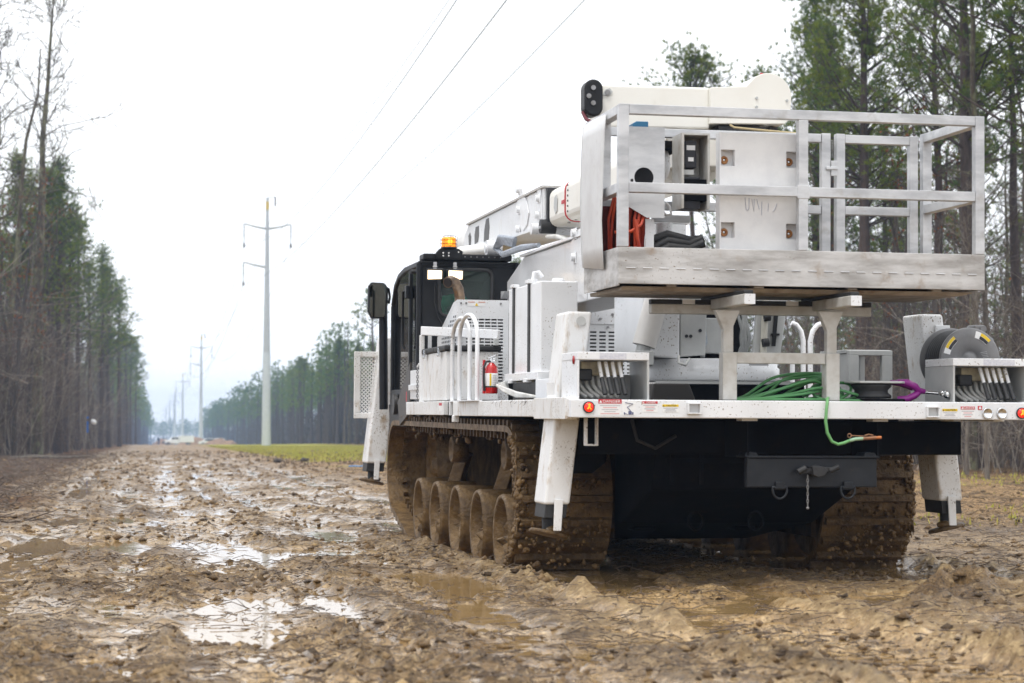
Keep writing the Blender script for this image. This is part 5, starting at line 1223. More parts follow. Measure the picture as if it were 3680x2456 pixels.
# sheet as a fan from the round hole to the outline
def outp(a):
    d = (math.cos(R(a)), math.sin(R(a))); best = 9
    for i in range(len(outl)):
        p, q_ = outl[i], outl[(i + 1) % len(outl)]; ex, ez = q_[0] - p[0], q_[1] - p[1]
        den = d[0] * ez - d[1] * ex
        if abs(den) < 1e-9: continue
        t = ((p[0] - hole_c[0]) * ez - (p[1] - hole_c[1]) * ex) / den; s3 = ((p[0] - hole_c[0]) * d[1] - (p[1] - hole_c[1]) * d[0]) / den
        if t > 0 and -1e-6 <= s3 <= 1 + 1e-6: best = min(best, t)
    return (hole_c[0] + d[0] * best, hole_c[1] + d[1] * best)
angs = sorted(set(list(range(0, 360, 10)) + [math.degrees(math.atan2(p[1] - hole_c[1], p[0] - hole_c[0])) % 360 for p in outl]))
vs = []
for a in angs:
    i_ = (hole_c[0] + hole_r * math.cos(R(a)), hole_c[1] + hole_r * math.sin(R(a))); o_ = outp(a)
    vs += [(i_[0], .30, i_[1]), (o_[0], .30, o_[1]), (i_[0], .304, i_[1]), (o_[0], .304, o_[1])]
n_a = len(angs); fs = []
for i in range(n_a):
    j = (i + 1) % n_a; fs += [(i * 4, j * 4, j * 4 + 1, i * 4 + 1), (i * 4 + 2, i * 4 + 3, j * 4 + 3, j * 4 + 2), (i * 4, i * 4 + 2, j * 4 + 2, j * 4), (i * 4 + 1, j * 4 + 1, j * 4 + 3, i * 4 + 3)]
m.add(vs, fs); cs = wpart('console_sheet', m, ALU, 0)
MB().box(-1.07, -.84, .305, .55, 2.89, 2.90).build('console_top', ALU, cs); MB().box(-1.07, -1.065, .305, .55, 2.42, 2.889).build('console_side', ALU, cs)
MB().box(-1.03, -.86, .46, .5, 2.45, 2.85).build('console_inner', BLKFLAT, cs)
MB().lathe([(.010, 0), (0, -.004)], (-1.05, .299, 2.565), (0, 1, 0), 12).build('console_plug', BLKFLAT, cs)
wpart('side_sheet', MB().box(-1.222, -1.170, .36, .366, 2.50, 2.93), ALU, 0)
cu = MB(); rows = []
zs_ = [2.955, 2.86, 2.7, 2.5, 2.3, 2.15, 2.05]; bul = [-.005, -.012, -.018, -.022, -.018, -.012, -.004]
vs = []; fs = []
for i, (z, b_) in enumerate(zip(zs_, bul)):
    for k in range(9):
        y = .20 + k * .075; vs.append((px0 - .006 + b_ - .014 * math.sin(k / 8 * math.pi) - (.012 if k == 0 else 0) * (i > 3), y, z - (.05 * (1 - k / 8) if i == 6 else 0)))
for i in range(6):
    for k in range(8): fs.append((i * 9 + k, i * 9 + k + 1, (i + 1) * 9 + k + 1, (i + 1) * 9 + k))
cuo = MB().add(vs, fs, True).build('side_curtain', pmat('pale_vinyl', (.66, .67, .68), .55, c2=(.58, .58, .59), scale=5, dirt=.15, dirtc=(.4, .36, .32)), wp)
sm_ = cuo.modifiers.new('thick', 'SOLIDIFY'); sm_.thickness = .006
# hoses, boxes and strap inside the platform
m = MB(); q = random.Random(2)
for k in range(16):
    x = -1.16 + k * .016 + q.uniform(-.004, .004); y = .32 + q.random() * .14
    m.tube([(x + .03, y, 2.47), (x + .01 * q.uniform(-1, 1), y - .02, 2.33), (x, y, 2.2), (x + .01, y + .02, 1.95)], .0095, 7)
m.tube([(-1.16, .30, 2.24), (-1.06, .28, 2.245), (-.99, .30, 2.29), (-.96, .34, 2.36)], .010, 8); m.tube([(-1.03, .28, 2.32), (-1.02, .27, 2.2), (-.99, .29, 2.1), (-.97, .33, 2.0)], .011, 8)
wpart('orange_hoses', m, ORANGEC, 0)
MB().box(-1.20, -.92, .50, .51, 1.94, 2.42).build('hose_backing', pmat('dark_red_cloth', (.10, .012, .008), .8), wp)
m = MB()
for k in range(6): m.tube([(-.90, .36 + k * .02, 2.10 + (k % 3) * .05), (-.8, .34 + k * .02, 2.16 + (k % 3) * .04), (-.66, .36 + k * .02, 2.15 + (k % 3) * .03), (-.57, .36 + k * .02, 2.19 + (k % 2) * .03)], .028, 8)
m.ball((-.82, .40, 2.06), (.10, .08, .09)); wpart('black_hose_bundle', m, RUBBER, 0)
wpart('bracket_plate', MB().box(-.955, -.90, .33, .336, 2.12, 2.33), WHITE, 0)
cb = wpart('control_box', MB().box(-.73, -.715, .30, .52, 2.40, 2.86).box(-.562, -.548, .30, .52, 2.40, 2.86).box(-.73, -.548, .30, .52, 2.86, 2.872).box(-.714, -.563, .49, .50, 2.40, 2.86), STANDM, 0)
MB().box(-.713, -.60, .33, .46, 2.40, 2.60).build('controller_block', BLKFLAT, cb, .004); MB().box(-.695, -.62, .35, .44, 2.66, 2.83).build('module', BLKFLAT, cb, .004)
MB().box(-.685, -.63, .346, .349, 2.77, 2.80).box(-.675, -.64, .346, .349, 2.70, 2.725).build('module_labels', WHTFLAT, cb)
MB().box(-.713, -.64, .338, .345, 2.615, 2.645).build('terminal_strip', GREYP, cb); MB().box(-.713, -.563, .32, .48, 2.45, 2.585).build('dark_cover', CHASS, cb)
wpart('inner_rail', MB().box(-.835, -.585, .60, .64, 2.34, 2.385), ALU)
wpart('white_can', MB().lathe([(.05, 0), (.055, .01), (.055, .12), (.05, .13), (0, .13)], (-.77, .56, 2.20), (0, 0, 1), 22), WHITE, 0)
wpart('hanging_hook', MB().tube([(-.80, .45, 2.44), (-.815, .45, 2.40), (-.79, .45, 2.37), (-.755, .45, 2.375), (-.765, .45, 2.42), (-.785, .45, 2.445)], .009, 8, True), WHITE, 0)
wpart('yellow_strap', MB().tube([(-.80, .62, 2.885), (-.82, .60, 2.78), (-.835, .60, 2.70), (-.83, .60, 2.66)], .012, 6), YELLOW, 0)
wpart('winch_cover', MB().ball((-.76, .70, 2.72), (.07, .06, .12), 14, 8), WHITE, 0)
wpart('blue_box', MB().prism([(-1.035, 2.902), (-.935, 2.902), (-.935, 2.94), (-1.01, 2.94), (-1.035, 2.925)], 'y', .34, .44), BLUEP, .004)
MB().box(-.83, -.64, .6, .9, 2.80, 2.86).build('dark_bracket', CHASS, wp, .01)
# ---- stowed jib across the platform's far side
jb = MB().prism([(-1.09, 2.985), (-.34, 3.0), (-.34, 3.275), (-1.075, 3.27), (-1.09, 3.25)], 'y', 1.0, 1.28).build('jib', CREAM, T, .015, 3)
hump = [(-.345, 3.03), (.165, 3.045), (.205, 3.08), (.212, 3.22)] + [(.055 + .158 * math.cos(R(a)), 3.222 + .158 * math.sin(R(a))) for a in range(0, 150, 10)] + [(-.10, 3.285), (-.345, 3.27)]
MB().prism(hump, 'y', .96, 1.32).build('jib_joint', CREAM, jb, .015, 3)
m = MB()
for x, z in ((-.03, 3.21), (-.03, 3.15), (.18, 3.20), (.18, 3.13)): m.cyl((x, .952, z), (x, .96, z), .009, n=10)
m.build('joint_bolts', GREYP, jb)
shv = [(-1.14 + .062 * math.cos(R(a)), 3.232 + .06 * math.sin(R(a))) for a in range(0, 181, 15)] + [(-1.14 + .062 * math.cos(R(a)), 3.11 + .06 * math.sin(R(a))) for a in range(180, 361, 15)]
sh = MB().prism(shv, 'y', .94, 1.06).build('rope_sheave', BLACK, jb, .012)
m = MB().cyl((-1.145, .93, 3.235), (-1.145, .94, 3.235), .016, n=14).cyl((-1.175, .93, 3.18), (-1.175, .94, 3.18), .016, n=14).cyl((-1.145, .93, 3.135), (-1.145, .94, 3.135), .016, n=14); m.build('sheave_bolts', STEEL, sh)
MB().prism([(-1.07, 3.195), (-1.05, 3.235), (-1.02, 3.245), (-1.0, 3.22), (-1.02, 3.195)], 'y', .992, 1.0).build('jib_pin_slot', GREYP, jb); MB().cyl((-1.035, .985, 3.215), (-1.035, 1.0, 3.215), .018, n=14).build('jib_pin', STEEL, jb)
MB().box(-.28, .05, 1.0, 1.25, 2.975, 3.027).box(.09, .15, 1.05, 1.2, 2.97, 3.035).build('jib_mount', BLKFLAT, jb, .004)
MB().tube([(-1.20, 1.0, 3.08), (-1.19, .95, 3.03), (-1.16, .85, 2.99)], .012, 8).build('winch_line', pmat('maroon_rope', (.12, .02, .03), .7), jb)
MB().tube([(-.22, .93, 3.02), (-.20, .9, 3.0), (.0, .88, 2.985), (.3, .86, 2.965)], .008, 6).build('tan_rope', pmat('tan_rope', (.45, .36, .2), .8), jb)
MB().box(-.56, -.22, 1.0, 1.3, 2.75, 2.99).build('jib_support', CREAM, jb, .01)
MB().box(-.10, .16, .84, 1.02, 2.2, 2.9).build('jib_rotator', CREAM, jb, .02)
MB().tube([(.05, 1.1, 3.375), (.052, 1.1, 3.40)], .012, 8).build('red_marker', REDFLAT, jb)
# ================================================================== loose things carried on the truck
def on_truck(o): o.matrix_world = truck.matrix_world.copy(); return o
fe = on_truck(empty('fire_extinguisher')); tag(fe, 'red fire extinguisher with white label standing by the white grab hoops', 'extinguisher')
ex, ey, ez = -1.412, 3.0, 1.262
MB().lathe([(0, 0), (.043, 0), (.047, .008), (.047, .175), (.040, .20), (.022, .222), (.018, .23), (0, .23)], (ex, ey, ez), (0, 0, 1), 28).build('cylinder', RED, fe)
MB().lathe([(.0475, .055), (.0478, .056), (.0478, .15), (.0475, .151)], (ex, ey, ez), (0, 0, 1), 28).build('label_wrap', WHTFLAT, fe)
m = MB()
for k in range(3): m.box(ex - .03 + k * .001, ex + .0, ey - .0495, ey - .046, ez + .07, ez + .07)
MB().box(ex - .022, ex - .010, ey - .0492, ey - .0425, ez + .058, ez + .148).build('yellow_stripe', YELFLAT, fe)
m = MB()
for k in range(6): m.box(ex + .0, ex + .03, ey - .0488, ey - .036, ez + .068 + k * .013, ez + .071 + k * .013)
m.build('label_print', GRYFLAT, fe)
MB().lathe([(.0485, .045), (.0485, .056)], (ex, ey, ez), (0, 0, 1), 28).build('clamp_band', RUBBER, fe)
MB().cyl((ex, ey, ez + .225), (ex, ey, ez + .262), .014, n=14).bar((ex - .02, ey, ez + .262), (ex + .03, ey - .04, ez + .285), .016, .006).bar((ex - .02, ey, ez + .245), (ex + .025, ey - .04, ez + .24), .016, .006).build('valve_head', CHROME, fe)
MB().lathe([(.013, 0), (.013, .006), (0, .007)], (ex + .02, ey - .02, ez + .255), (0, -1, 0), 14).build('gauge', CHROME, fe)
MB().tube([(ex - .012, ey - .01, ez + .24), (ex - .045, ey - .02, ez + .235), (ex - .062, ey - .02, ez + .19), (ex - .06, ey - .015, ez + .08), (ex - .055, ey - .01, ez + .02)], .009, 8).build('hose', RUBBER, fe)
MB().box(ex - .058, ex - .04, ey + .03, ey + .06, ez, ez + .25).build('wall_bracket', RED, fe)
ve = on_truck(MB().ball((-1.03, 6.80, 2.12), (.14, .05, .10), 18, 10).box(-1.15, -.93, 6.77, 6.82, 2.02, 2.20).build('safety_vest', TEAL, None, .03)); tag(ve, 'bright teal vest draped over the seat inside the black cab', 'vest')
# green grounding cable
gc = on_truck(empty('grounding_cable')); tag(gc, 'green grounding cable coiled on the deck with its clamp hanging over the rear edge', 'cable')
q = random.Random(8); m = MB()
def smooth_curve(P, n=6):
    out = []; P = [Vector(p) for p in P]
    for i in range(len(P) - 1):
        a0, a1, a2, a3 = P[max(i - 1, 0)], P[i], P[i + 1], P[min(i + 2, len(P) - 1)]
        for k in range(n):
            t = k / n; out.append(.5 * ((2 * a1) + (a2 - a0) * t + (2 * a0 - 5 * a1 + 4 * a2 - a3) * t * t + (3 * a1 - a0 - 3 * a2 + a3) * t ** 3))
    return out + [P[-1]]
for k in range(9):
    x0_, x1_ = -.45 + q.uniform(0, .22), .22 + q.uniform(-.02, .18); y = .18 + .025 * k + q.uniform(-.02, .02); pk = 1.225 + .014 * k + q.uniform(0, .02)
    m.tube(smooth_curve([(x0_, y, 1.204), (x0_ + .14, y + q.uniform(-.03, .03), 1.212 + .02 * q.random()), ((x0_ + x1_) / 2 - .03, y, pk), (x1_ - .17, y + q.uniform(-.04, .04), pk + .03 + q.uniform(0, .03)), (x1_ - .05, y + .02, pk + .015), (x1_, y + .05, 1.235), (x1_ - .10, y + .10, 1.207)]), .0095, 7)
for k in range(4):
    cx_, rx, rz_ = .20 + q.uniform(-.06, .08), .10 + q.uniform(-.02, .06), .040 + q.uniform(-.01, .022); y = .24 + .04 * k
    m.tube([(cx_ + rx * math.cos(t), y + .07 * math.sin(t), 1.262 + rz_ * math.sin(t + .6 * k) + .006 * k) for t in [2 * math.pi * i / 28 for i in range(28)]], .0095, 7, True)
m.tube([(-.45, .14, 1.207), (-.1, .13, 1.212), (.2, .12, 1.212), (.40, .13, 1.207)], .0095, 7)
m.build('coil', GREENC, gc)
MB().tube([(.20, .20, 1.225), (.15, .08, 1.222), (.118, .01, 1.216), (.108, -.025, 1.205), (.100, -.03, 1.15), (.095, -.03, 1.08), (.105, -.03, 1.01), (.135, -.03, .955), (.175, -.03, .938), (.215, -.03, .947), (.25, -.03, .962)], .0098, 10).build('hanging_end', pmat('bright_green_cable', (.14, .36, .13), .4), gc)
MB().tube([(.25, -.03, .962), (.29, -.03, .972), (.34, -.03, .975)], .0112, 10).build('end_sleeve', GREENL, gc)
cl = MB().cyl((.335, -.03, .975), (.42, -.03, .980), .012, n=12).build('ground_clamp', COPPER, gc)
MB().cyl((.42, -.03, .980), (.455, -.03, .982), .0095, n=12).build('clamp_tip', pmat('orange_copper', (.55, .2, .07), .4, .5), cl)
MB().tube([(.345, -.035, .992), (.37, -.04, 1.0), (.40, -.035, .994)], .005, 6).tube([(.245 + .012 * math.cos(t), -.04, .992 + .012 * math.sin(t)) for t in [i * .6 for i in range(11)]], .0035, 6, True).tube([(.26, -.036, .992), (.34, -.034, .988)], .004, 6).build('clamp_screw', COPPER, cl)
# snatch block with purple clevis
sb = on_truck(empty('snatch_block')); tag(sb, 'flat grey snatch block with purple clevis lying on the rear deck', 'pulley block')
def block_plate(z0, z1, x0=.345, x1=.70, y0=.12, y1=.40):
    c = (y0 + y1) / 2; rr = (y1 - y0) / 2
    return [(x0 + .03, y0), (x1 - .05, y0), (x1, c - .07), (x1, c + .07), (x1 - .05, y1), (x0 + .03, y1), (x0, c + .07), (x0, c - .07)]
MB().prism(block_plate(0, 0), 'z', 1.318, 1.332).build('side_plate', GREYP, sb, .004); MB().prism(block_plate(0, 0), 'z', 1.205, 1.222).build('side_plate', CHASS, sb, .004)
MB().lathe([(.0, 1.225), (.125, 1.225), (.13, 1.24), (.105, 1.262), (.105, 1.275), (.13, 1.30), (.125, 1.315), (0, 1.315)], (.50, .26, 0), (0, 0, 1), 30).build('sheave', RUBBER, sb)
MB().tube([(.66, .22, 1.327), (.72, .20, 1.325), (.77, .20, 1.30), (.80, .22, 1.275), (.845, .22, 1.268)], [.018, .024, .024, .022, .016], 10).tube([(.66, .22, 1.222), (.72, .20, 1.222), (.77, .20, 1.245), (.80, .22, 1.262)], [.016, .022, .022, .02], 10).tube([(.66, .34, 1.327), (.73, .33, 1.322), (.80, .30, 1.29)], [.016, .022, .018], 10).build('clevis', PURPLE, sb)
MB().tube([(.845, .2, 1.265), (.875, .17, 1.262), (.905, .14, 1.258)], .010, 8).build('clevis_pin', CHROME, sb)
# ================================================================== woods
def leaf_mat(name, c, c2, trans=0.25):
    m = bpy.data.materials.new(name); m.use_nodes = True; n = m.node_tree; N = n.nodes; L = n.links; N.clear()
    o = N.new('ShaderNodeOutputMaterial'); d = N.new('ShaderNodeBsdfDiffuse'); t = N.new('ShaderNodeBsdfTranslucent'); x = N.new('ShaderNodeMixShader'); x.inputs[0].default_value = trans
    at = N.new('ShaderNodeAttribute'); at.attribute_name = 'tone'; oi = N.new('ShaderNodeObjectInfo')
    ad = N.new('ShaderNodeMath'); ad.operation = 'MULTIPLY_ADD'; ad.inputs[1].default_value = 0.45; L.new(oi.outputs['Random'], ad.inputs[0]); L.new(at.outputs['Fac'], ad.inputs[2])
    mr_ = N.new('ShaderNodeMapRange'); mr_.inputs['From Min'].default_value = 0.1; mr_.inputs['From Max'].default_value = 1.25; L.new(ad.outputs[0], mr_.inputs['Value'])
    mi = N.new('ShaderNodeMix'); mi.data_type = 'RGBA'; mi.inputs[6].default_value = (*c, 1); mi.inputs[7].default_value = (*c2, 1); L.new(mr_.outputs[0], mi.inputs[0])
    L.new(mi.outputs[2], d.inputs[0]); L.new(mi.outputs[2], t.inputs[0]); L.new(d.outputs[0], x.inputs[1]); L.new(t.outputs[0], x.inputs[2]); L.new(x.outputs[0], o.inputs[0])
    return m
NEEDLE = leaf_mat('pine_needles', (0.075, 0.135, 0.048), (0.215, 0.255, 0.035), 0.48)
RUSTY = leaf_mat('dead_oak_leaves', (0.16, 0.06, 0.025), (0.24, 0.10, 0.045))
BARKP = pmat('pine_bark', (0.050, 0.036, 0.030), 0.9, c2=(0.085, 0.062, 0.052), scale=6, stretch=(3, 3, .8), bump=.6, bscale=18)
BARKG = pmat('grey_bark', (0.095, 0.076, 0.060), 0.9, c2=(0.175, 0.152, 0.122), scale=5, stretch=(2, 2, .6), bump=.4, bscale=18)
BARKL = pmat('lichen_bark', (0.075, 0.058, 0.040), 0.9, c2=(0.17, 0.17, 0.095), scale=3.2, stretch=(2, 2, .8), lo=.45, hi=.62, dirt=.25, dirtc=(.32, .33, .27), dscale=9, bump=.5, bscale=14)
BARKD = pmat('dark_bark', (0.045, 0.036, 0.030), 0.9, c2=(0.095, 0.078, 0.062), scale=4, stretch=(2, 2, .6))
TWIGG = pmat('grey_brush', (0.165, 0.128, 0.098), 0.9, c2=(0.070, 0.050, 0.036), scale=0.8)
def trunk_pts(h, r0, seed, wob=.12, n=9):
    q = np.random.RandomState(seed); z = np.linspace(0, h, n); t = z / h
    x = np.cumsum(q.randn(n) * wob) * t; y = np.cumsum(q.randn(n) * wob) * t
    r = r0 * (1 - t) ** .75 + .018; r[0] *= 1.25
    return np.stack([x, y, z], 1), r
def polyline(P, Rr):
    return P[:-1], P[1:], Rr[:-1], Rr[1:]
def needles(C, D, k, ln, wd, seed):
    """tufts at C pointing along D: k thin blades each"""
    q = np.random.RandomState(seed); M = len(C)
    C = np.repeat(C, k, 0); D = np.repeat(D, k, 0)
    d = D + q.randn(M * k, 3) * .55; d /= np.linalg.norm(d, axis=1)[:, None]
    L_ = ln * (.65 + .55 * q.rand(M * k)); s = np.cross(d, q.randn(M * k, 3)); s /= np.maximum(np.linalg.norm(s, axis=1), 1e-6)[:, None]
    b = C - d * (ln * .18)[:, None] if hasattr(ln, '__len__') else C - d * ln * .18
    mid = b + d * (L_ * .55)[:, None]; tip = b + d * L_[:, None]
    w_ = wd * (.7 + .6 * q.rand(M * k))
    v = np.stack([b, mid + s * w_[:, None], tip, mid - s * w_[:, None]], 1).reshape(-1, 3)
    tone = np.repeat(np.repeat(q.rand(M), k), 4)
    return v, np.arange(len(v)).reshape(-1, 4), tone
def crown_mesh(name, v, f, tone, mat):
    me = fast_mesh(name, v, f); at = me.attributes.new('tone', 'FLOAT', 'POINT'); at.data.foreach_set('value', tone.astype(np.float32)); me.materials.append(mat); return me
def pine_meshes(seed, h=15.0, crown=.45, r0=.17, spread=2.3, nb=54, tufts=11, k=15, ln=.21, wd=.0095, sides=5, snags=14, dome=False):
    q = np.random.RandomState(seed); P, Rr = trunk_pts(h, r0, seed, .07)
    A, B, RA, RB = [list(t) for t in polyline(P, Rr)]
    v, f = seg_mesh(A, B, RA, RB, 8 if sides > 3 else 6)
    tr = fast_mesh('trunk', v, f, True); tr.materials.append(BARKP)
    def at(z): return np.array([np.interp(z, P[:, 2], P[:, i]) for i in range(3)])
    S0, S1, Q0, Q1, C, D = [], [], [], [], [], []
    z0 = h * (1 - crown)
    for i in range(nb + snags):
        dead = i >= nb
        t = q.rand() ** .85 if not dead else q.rand()
        z = z0 + (h - z0) * t * .985 if not dead else h * (.18 + .4 * q.rand())
        prof = (math.sin(min(1, (t + .16) * 1.05) * math.pi) ** .7 * .75 + .25) * (1 - .55 * t) if not dead else .35
        if dome and not dead: prof = math.sqrt(max(0, 1 - (t * .97) ** 2)) * .85 + .12
        L_ = spread * prof * (.55 + .75 * q.rand()); az = q.rand() * 6.283; el = (.05 + .75 * t + .25 * q.rand()) if not dead else q.uniform(-.15, .25)
        o = at(z); d = np.array([math.cos(az) * math.cos(el), math.sin(az) * math.cos(el), math.sin(el)])
        pts = [o]
        for s in range(3):
            d = d + np.array([0, 0, .13]) + q.randn(3) * .10; d /= np.linalg.norm(d); pts.append(pts[-1] + d * L_ / 3)
        rb = (.014 + .030 * L_ / spread) if not dead else .012
        for s in range(3): S0.append(pts[s]); S1.append(pts[s + 1]); Q0.append(rb * (1 - s * .27)); Q1.append(rb * (.73 - s * .24))
        if dead:
            for _ in range(3):
                s = q.randint(1, 4); e = pts[s] + q.randn(3) * .35 * L_; S0.append(pts[s]); S1.append(e); Q0.append(.006); Q1.append(.003)
            continue
        for cl in range(max(2, tufts // 4)):
            u = 1.0 if cl == 0 else .38 + .58 * q.rand(); s = min(int(u * 3 - 1e-6), 2); p = pts[s] + (pts[s + 1] - pts[s]) * (u * 3 - s)
            off = q.randn(3) * np.array([.34, .34, .18]) * (.4 + .45 * L_ / spread) * spread / 2.4 * (0 if cl == 0 else 1); off[2] += .10
            e = p + off; S0.append(p); S1.append(e); Q0.append(.009); Q1.append(.006)
            for _ in range(5):
                o2 = q.randn(3) * np.array([.20, .20, .13]); o2[2] += .05; e2_ = e + o2; S0.append(e); S1.append(e2_); Q0.append(.005); Q1.append(.003)
                dd = o2 / (np.linalg.norm(o2) + 1e-6) * .8 + np.array([0, 0, .5]); C.append(e2_); D.append(dd / np.linalg.norm(dd))
    v, f = seg_mesh(S0, S1, Q0, Q1, 3); br = fast_mesh('branches', v, f); br.materials.append(BARKP)
    v, f, tone = needles(np.array(C), np.array(D), k, ln, wd, seed + 1)
    return [('trunk', tr), ('branches', br), ('crown', crown_mesh('crown', v, f, tone, NEEDLE))]
def bare_meshes(seed, h=12.0, r0=.10, levels=4, spread=1.0, bark=None, leaves=0, start=.3, nb=15, minr=.0065):
    q = np.random.RandomState(seed); P, Rr = trunk_pts(h, r0, seed, .16, 10)
    v, f = seg_mesh(*polyline(P, Rr), 7); tr = fast_mesh('trunk', v, f, True); tr.materials.append(bark)
    S0, S1, Q0, Q1, tips = [], [], [], [], []
    def grow(p, d, L_, r, lev):
        n = 3; pts = [p]
        for s in range(n):
            d = d + q.randn(3) * .20 + np.array([0, 0, .10]); d = d / np.linalg.norm(d); e = p + d * L_ / n
            S0.append(p); S1.append(e); Q0.append(max(r * (1 - s * .25), minr)); Q1.append(max(r * (.75 - s * .22), minr * .8)); p = e; pts.append(p)
        if lev <= 0: tips.append(p); return
        for _ in range(3 if lev > 1 else 4):
            u = q.rand() * n; s = min(int(u), n - 1); b = pts[s] + (pts[s + 1] - pts[s]) * (u - s)
            nd = d + q.randn(3) * .75; nd = nd / np.linalg.norm(nd); grow(b, nd, L_ * (.38 + .3 * q.rand()), r * .5, lev - 1)
    for i in range(nb):
        z = h * (start + (1 - start) * ((i + q.rand()) / nb) * .98); t = z / h
        o = np.array([np.interp(z, P[:, 2], P[:, c]) for c in range(3)]); az = q.rand() * 6.283; el = .35 + .65 * q.rand()
        grow(o, np.array([math.cos(az) * math.cos(el), math.sin(az) * math.cos(el), math.sin(el)]), h * .20 * spread * (1.25 - .8 * t) * (.6 + .7 * q.rand()), max(r0 * .34 * (1.1 - t), .010), levels - 2)
    v, f = seg_mesh(S0, S1, Q0, Q1, 3); br = fast_mesh('branches', v, f); br.materials.append(bark)
    out = [('trunk', tr), ('branches', br)]
    if leaves:
        T_ = np.array(tips)[q.permutation(len(tips))[:leaves]]; C = np.repeat(T_, 4, 0) + q.randn(len(T_) * 4, 3) * .12
        D = q.randn(len(C), 3); D /= np.linalg.norm(D, axis=1)[:, None]; v, f, tone = needles(C, D, 1, .09, .035, seed + 5); out.append(('leaves', crown_mesh('leaves', v, f, tone, RUSTY)))
    return out
PN = [pine_meshes(100 + i, h, cr, r0, sp, nb, tf) for i, (h, cr, r0, sp, nb, tf) in enumerate(((15.6, .60, .19, 3.4, 84, 16), (15.2, .60, .18, 3.3, 88, 16), (14.4, .40, .16, 2.4, 44, 13), (14.8, .50, .17, 2.9, 70, 16), (13.6, .34, .15, 2.1, 40, 12)))]
PDOME = pine_meshes(150, 14.9, .26, .15, 2.3, 72, 13, 15, .21, .0095, 5, 10, True)
PM = [pine_meshes(200 + i, h, cr, .16, sp, 40, 7, 8, .30, .028, 3, 6) for i, (h, cr, sp) in enumerate(((14.2, .36, 2.0), (14.8, .42, 2.2), (13.4, .48, 2.1), (14.0, .30, 1.9)))]
BN = [bare_meshes(300 + i, h, r0, 4, sp, bk, lv, st, nb) for i, (h, r0, sp, bk, lv, st, nb) in enumerate(((11.5, .085, .9, BARKG, 0, .22, 20), (9.0, .06, 1.0, BARKD, 60, .15, 18), (13.0, .11, .9, BARKL, 0, .35, 18), (6.5, .035, 1.1, BARKG, 0, .10, 16), (8.0, .05, 1.0, BARKD, 0, .12, 18)))]
BTALL = bare_meshes(411, 21.5, .24, 4, .85, BARKL, 0, .45, 30, .017)
ntris = 0
def plant(name, meshes, x, y, s, rz, label, cat, group, sz=None, tilt=0.0):
    o = bpy.data.objects.new(name, None); o.location = (x, y, ground_z(x, y) - .08); o.rotation_euler = (tilt, tilt * .6, rz); o.scale = (s, s, sz or s)
    link(o); tag(o, label, cat, group)
    for nm, me in meshes:
        c = link(bpy.data.objects.new(nm, me), o)
        if nm != 'trunk': c['kind'] = 'stuff'
    return o
LP = 'pine standing among the crowded trunks of the left-hand wood'; RP = 'pine standing among the crowded trunks of the right-hand wood'
LB = 'bare grey tree among the crowded trunks of the left-hand wood'; RB_ = 'bare grey tree among the crowded trunks of the right-hand wood'
def ledge(y): return float(np.interp(y, [60, 92, 130, 190, 300, 500, 800], [-6.2, -5.0, -4.3, -3.1, -2.6, -1.8, .5]))
q = random.Random(21)
# the ones that can be told apart
def at_px(xd, z):   # picture column (2349 wide) and distance along the lens axis -> ground spot
    a = (xd - 1174.5) / 4828.0
    yw = R(9.8035); return (z * (math.sin(yw) + a * math.cos(yw)), z * (math.cos(yw) - a * math.sin(yw)))
x, y = at_px(84, 95); plant('bare_tree', BTALL, x, y, 1.0, .4, 'tallest bare lichen-spotted tree rising far above the left-hand wood', 'tree', None)
x, y = at_px(72, 95.5); plant('bare_tree', BN[2], x, y, .8, 2.0, 'thin leaning bare tree hugging the foot of the tallest tree', 'tree', None)
x, y = at_px(10, 90); plant('bare_tree', BN[2], x, y, 1.35, 1.0, 'dark bare tree at the extreme left edge of the picture', 'tree', None, tilt=.02)
x, y = at_px(-22, 84); plant('bare_tree', BTALL, x, y, .95, 2.6, 'bare tree whose branches reach into the top left corner', 'tree', None)
x, y = at_px(1986, 61); plant('pine_tree', PN[0], x, y, 1.06, .3, 'tall pine with broad open crown behind the platform gate', 'tree', None)
x, y = at_px(2233, 53); plant('pine_tree', PN[1], x, y, 1.12, 1.9, 'tall dense green pine rising behind the right end of the platform', 'tree', None)
x, y = at_px(2150, 58); plant('pine_tree', PN[3], x, y, .98, 4.0, 'yellowish green pine between the two tallest pines at right', 'tree', None)
x, y = at_px(2420, 50); plant('pine_tree', PN[0], x, y, 1.1, 4.4, 'tall pine cut by the right edge of the picture', 'tree', None)
x, y = at_px(1597, 79); plant('pine_tree', PDOME, x, y, .985, 2.7, 'pine with small round crown showing above the jib', 'tree', None)
x, y = at_px(1880, 74); plant('pine_tree', PN[3], x, y, 1.12, .9, 'pine whose crown touches the rounded end of the jib', 'tree', None)
x, y = at_px(275, 192); plant('pine_tree', PM[2], x, y, 1.10, .9, 'pine leaning its crown over the left road edge at mid distance', 'tree', None)
x, y = at_px(312, 330); plant('pine_tree', PM[1], x, y, 1.08, 2.0, 'last pine of the left-hand wood before the bright gap', 'tree', None)
for k_, (a_, b_) in enumerate(((150, 118), (135, 108), (205, 150), (232, 165), (30, 104), (62, 110), (105, 106), (120, 125), (178, 135), (250, 180), (292, 250), (300, 290))):
    x, y = at_px(a_, b_); plant('pine_tree', PN[(k_ + 2) % 5], x, y, .96 + .05 * (k_ % 2), k_ * 1.7, LP, 'tree', 'pines of the left-hand wood')
x, y = at_px(860, 158); plant('pine_tree', PM[3], x, y, .86, 1.0, 'pine with thin open top just left of the cab mirror', 'tree', None)
x, y = at_px(2215, 47); plant('bare_tree', BN[3], x, y, .9, .5, 'small pale bare sapling beside the right rear outrigger', 'tree', None)
x, y = at_px(2262, 43); plant('bare_tree', BN[3], x, y, .95, 2.5, 'pale bare sapling with spreading twigs behind the cable reel', 'tree', None)
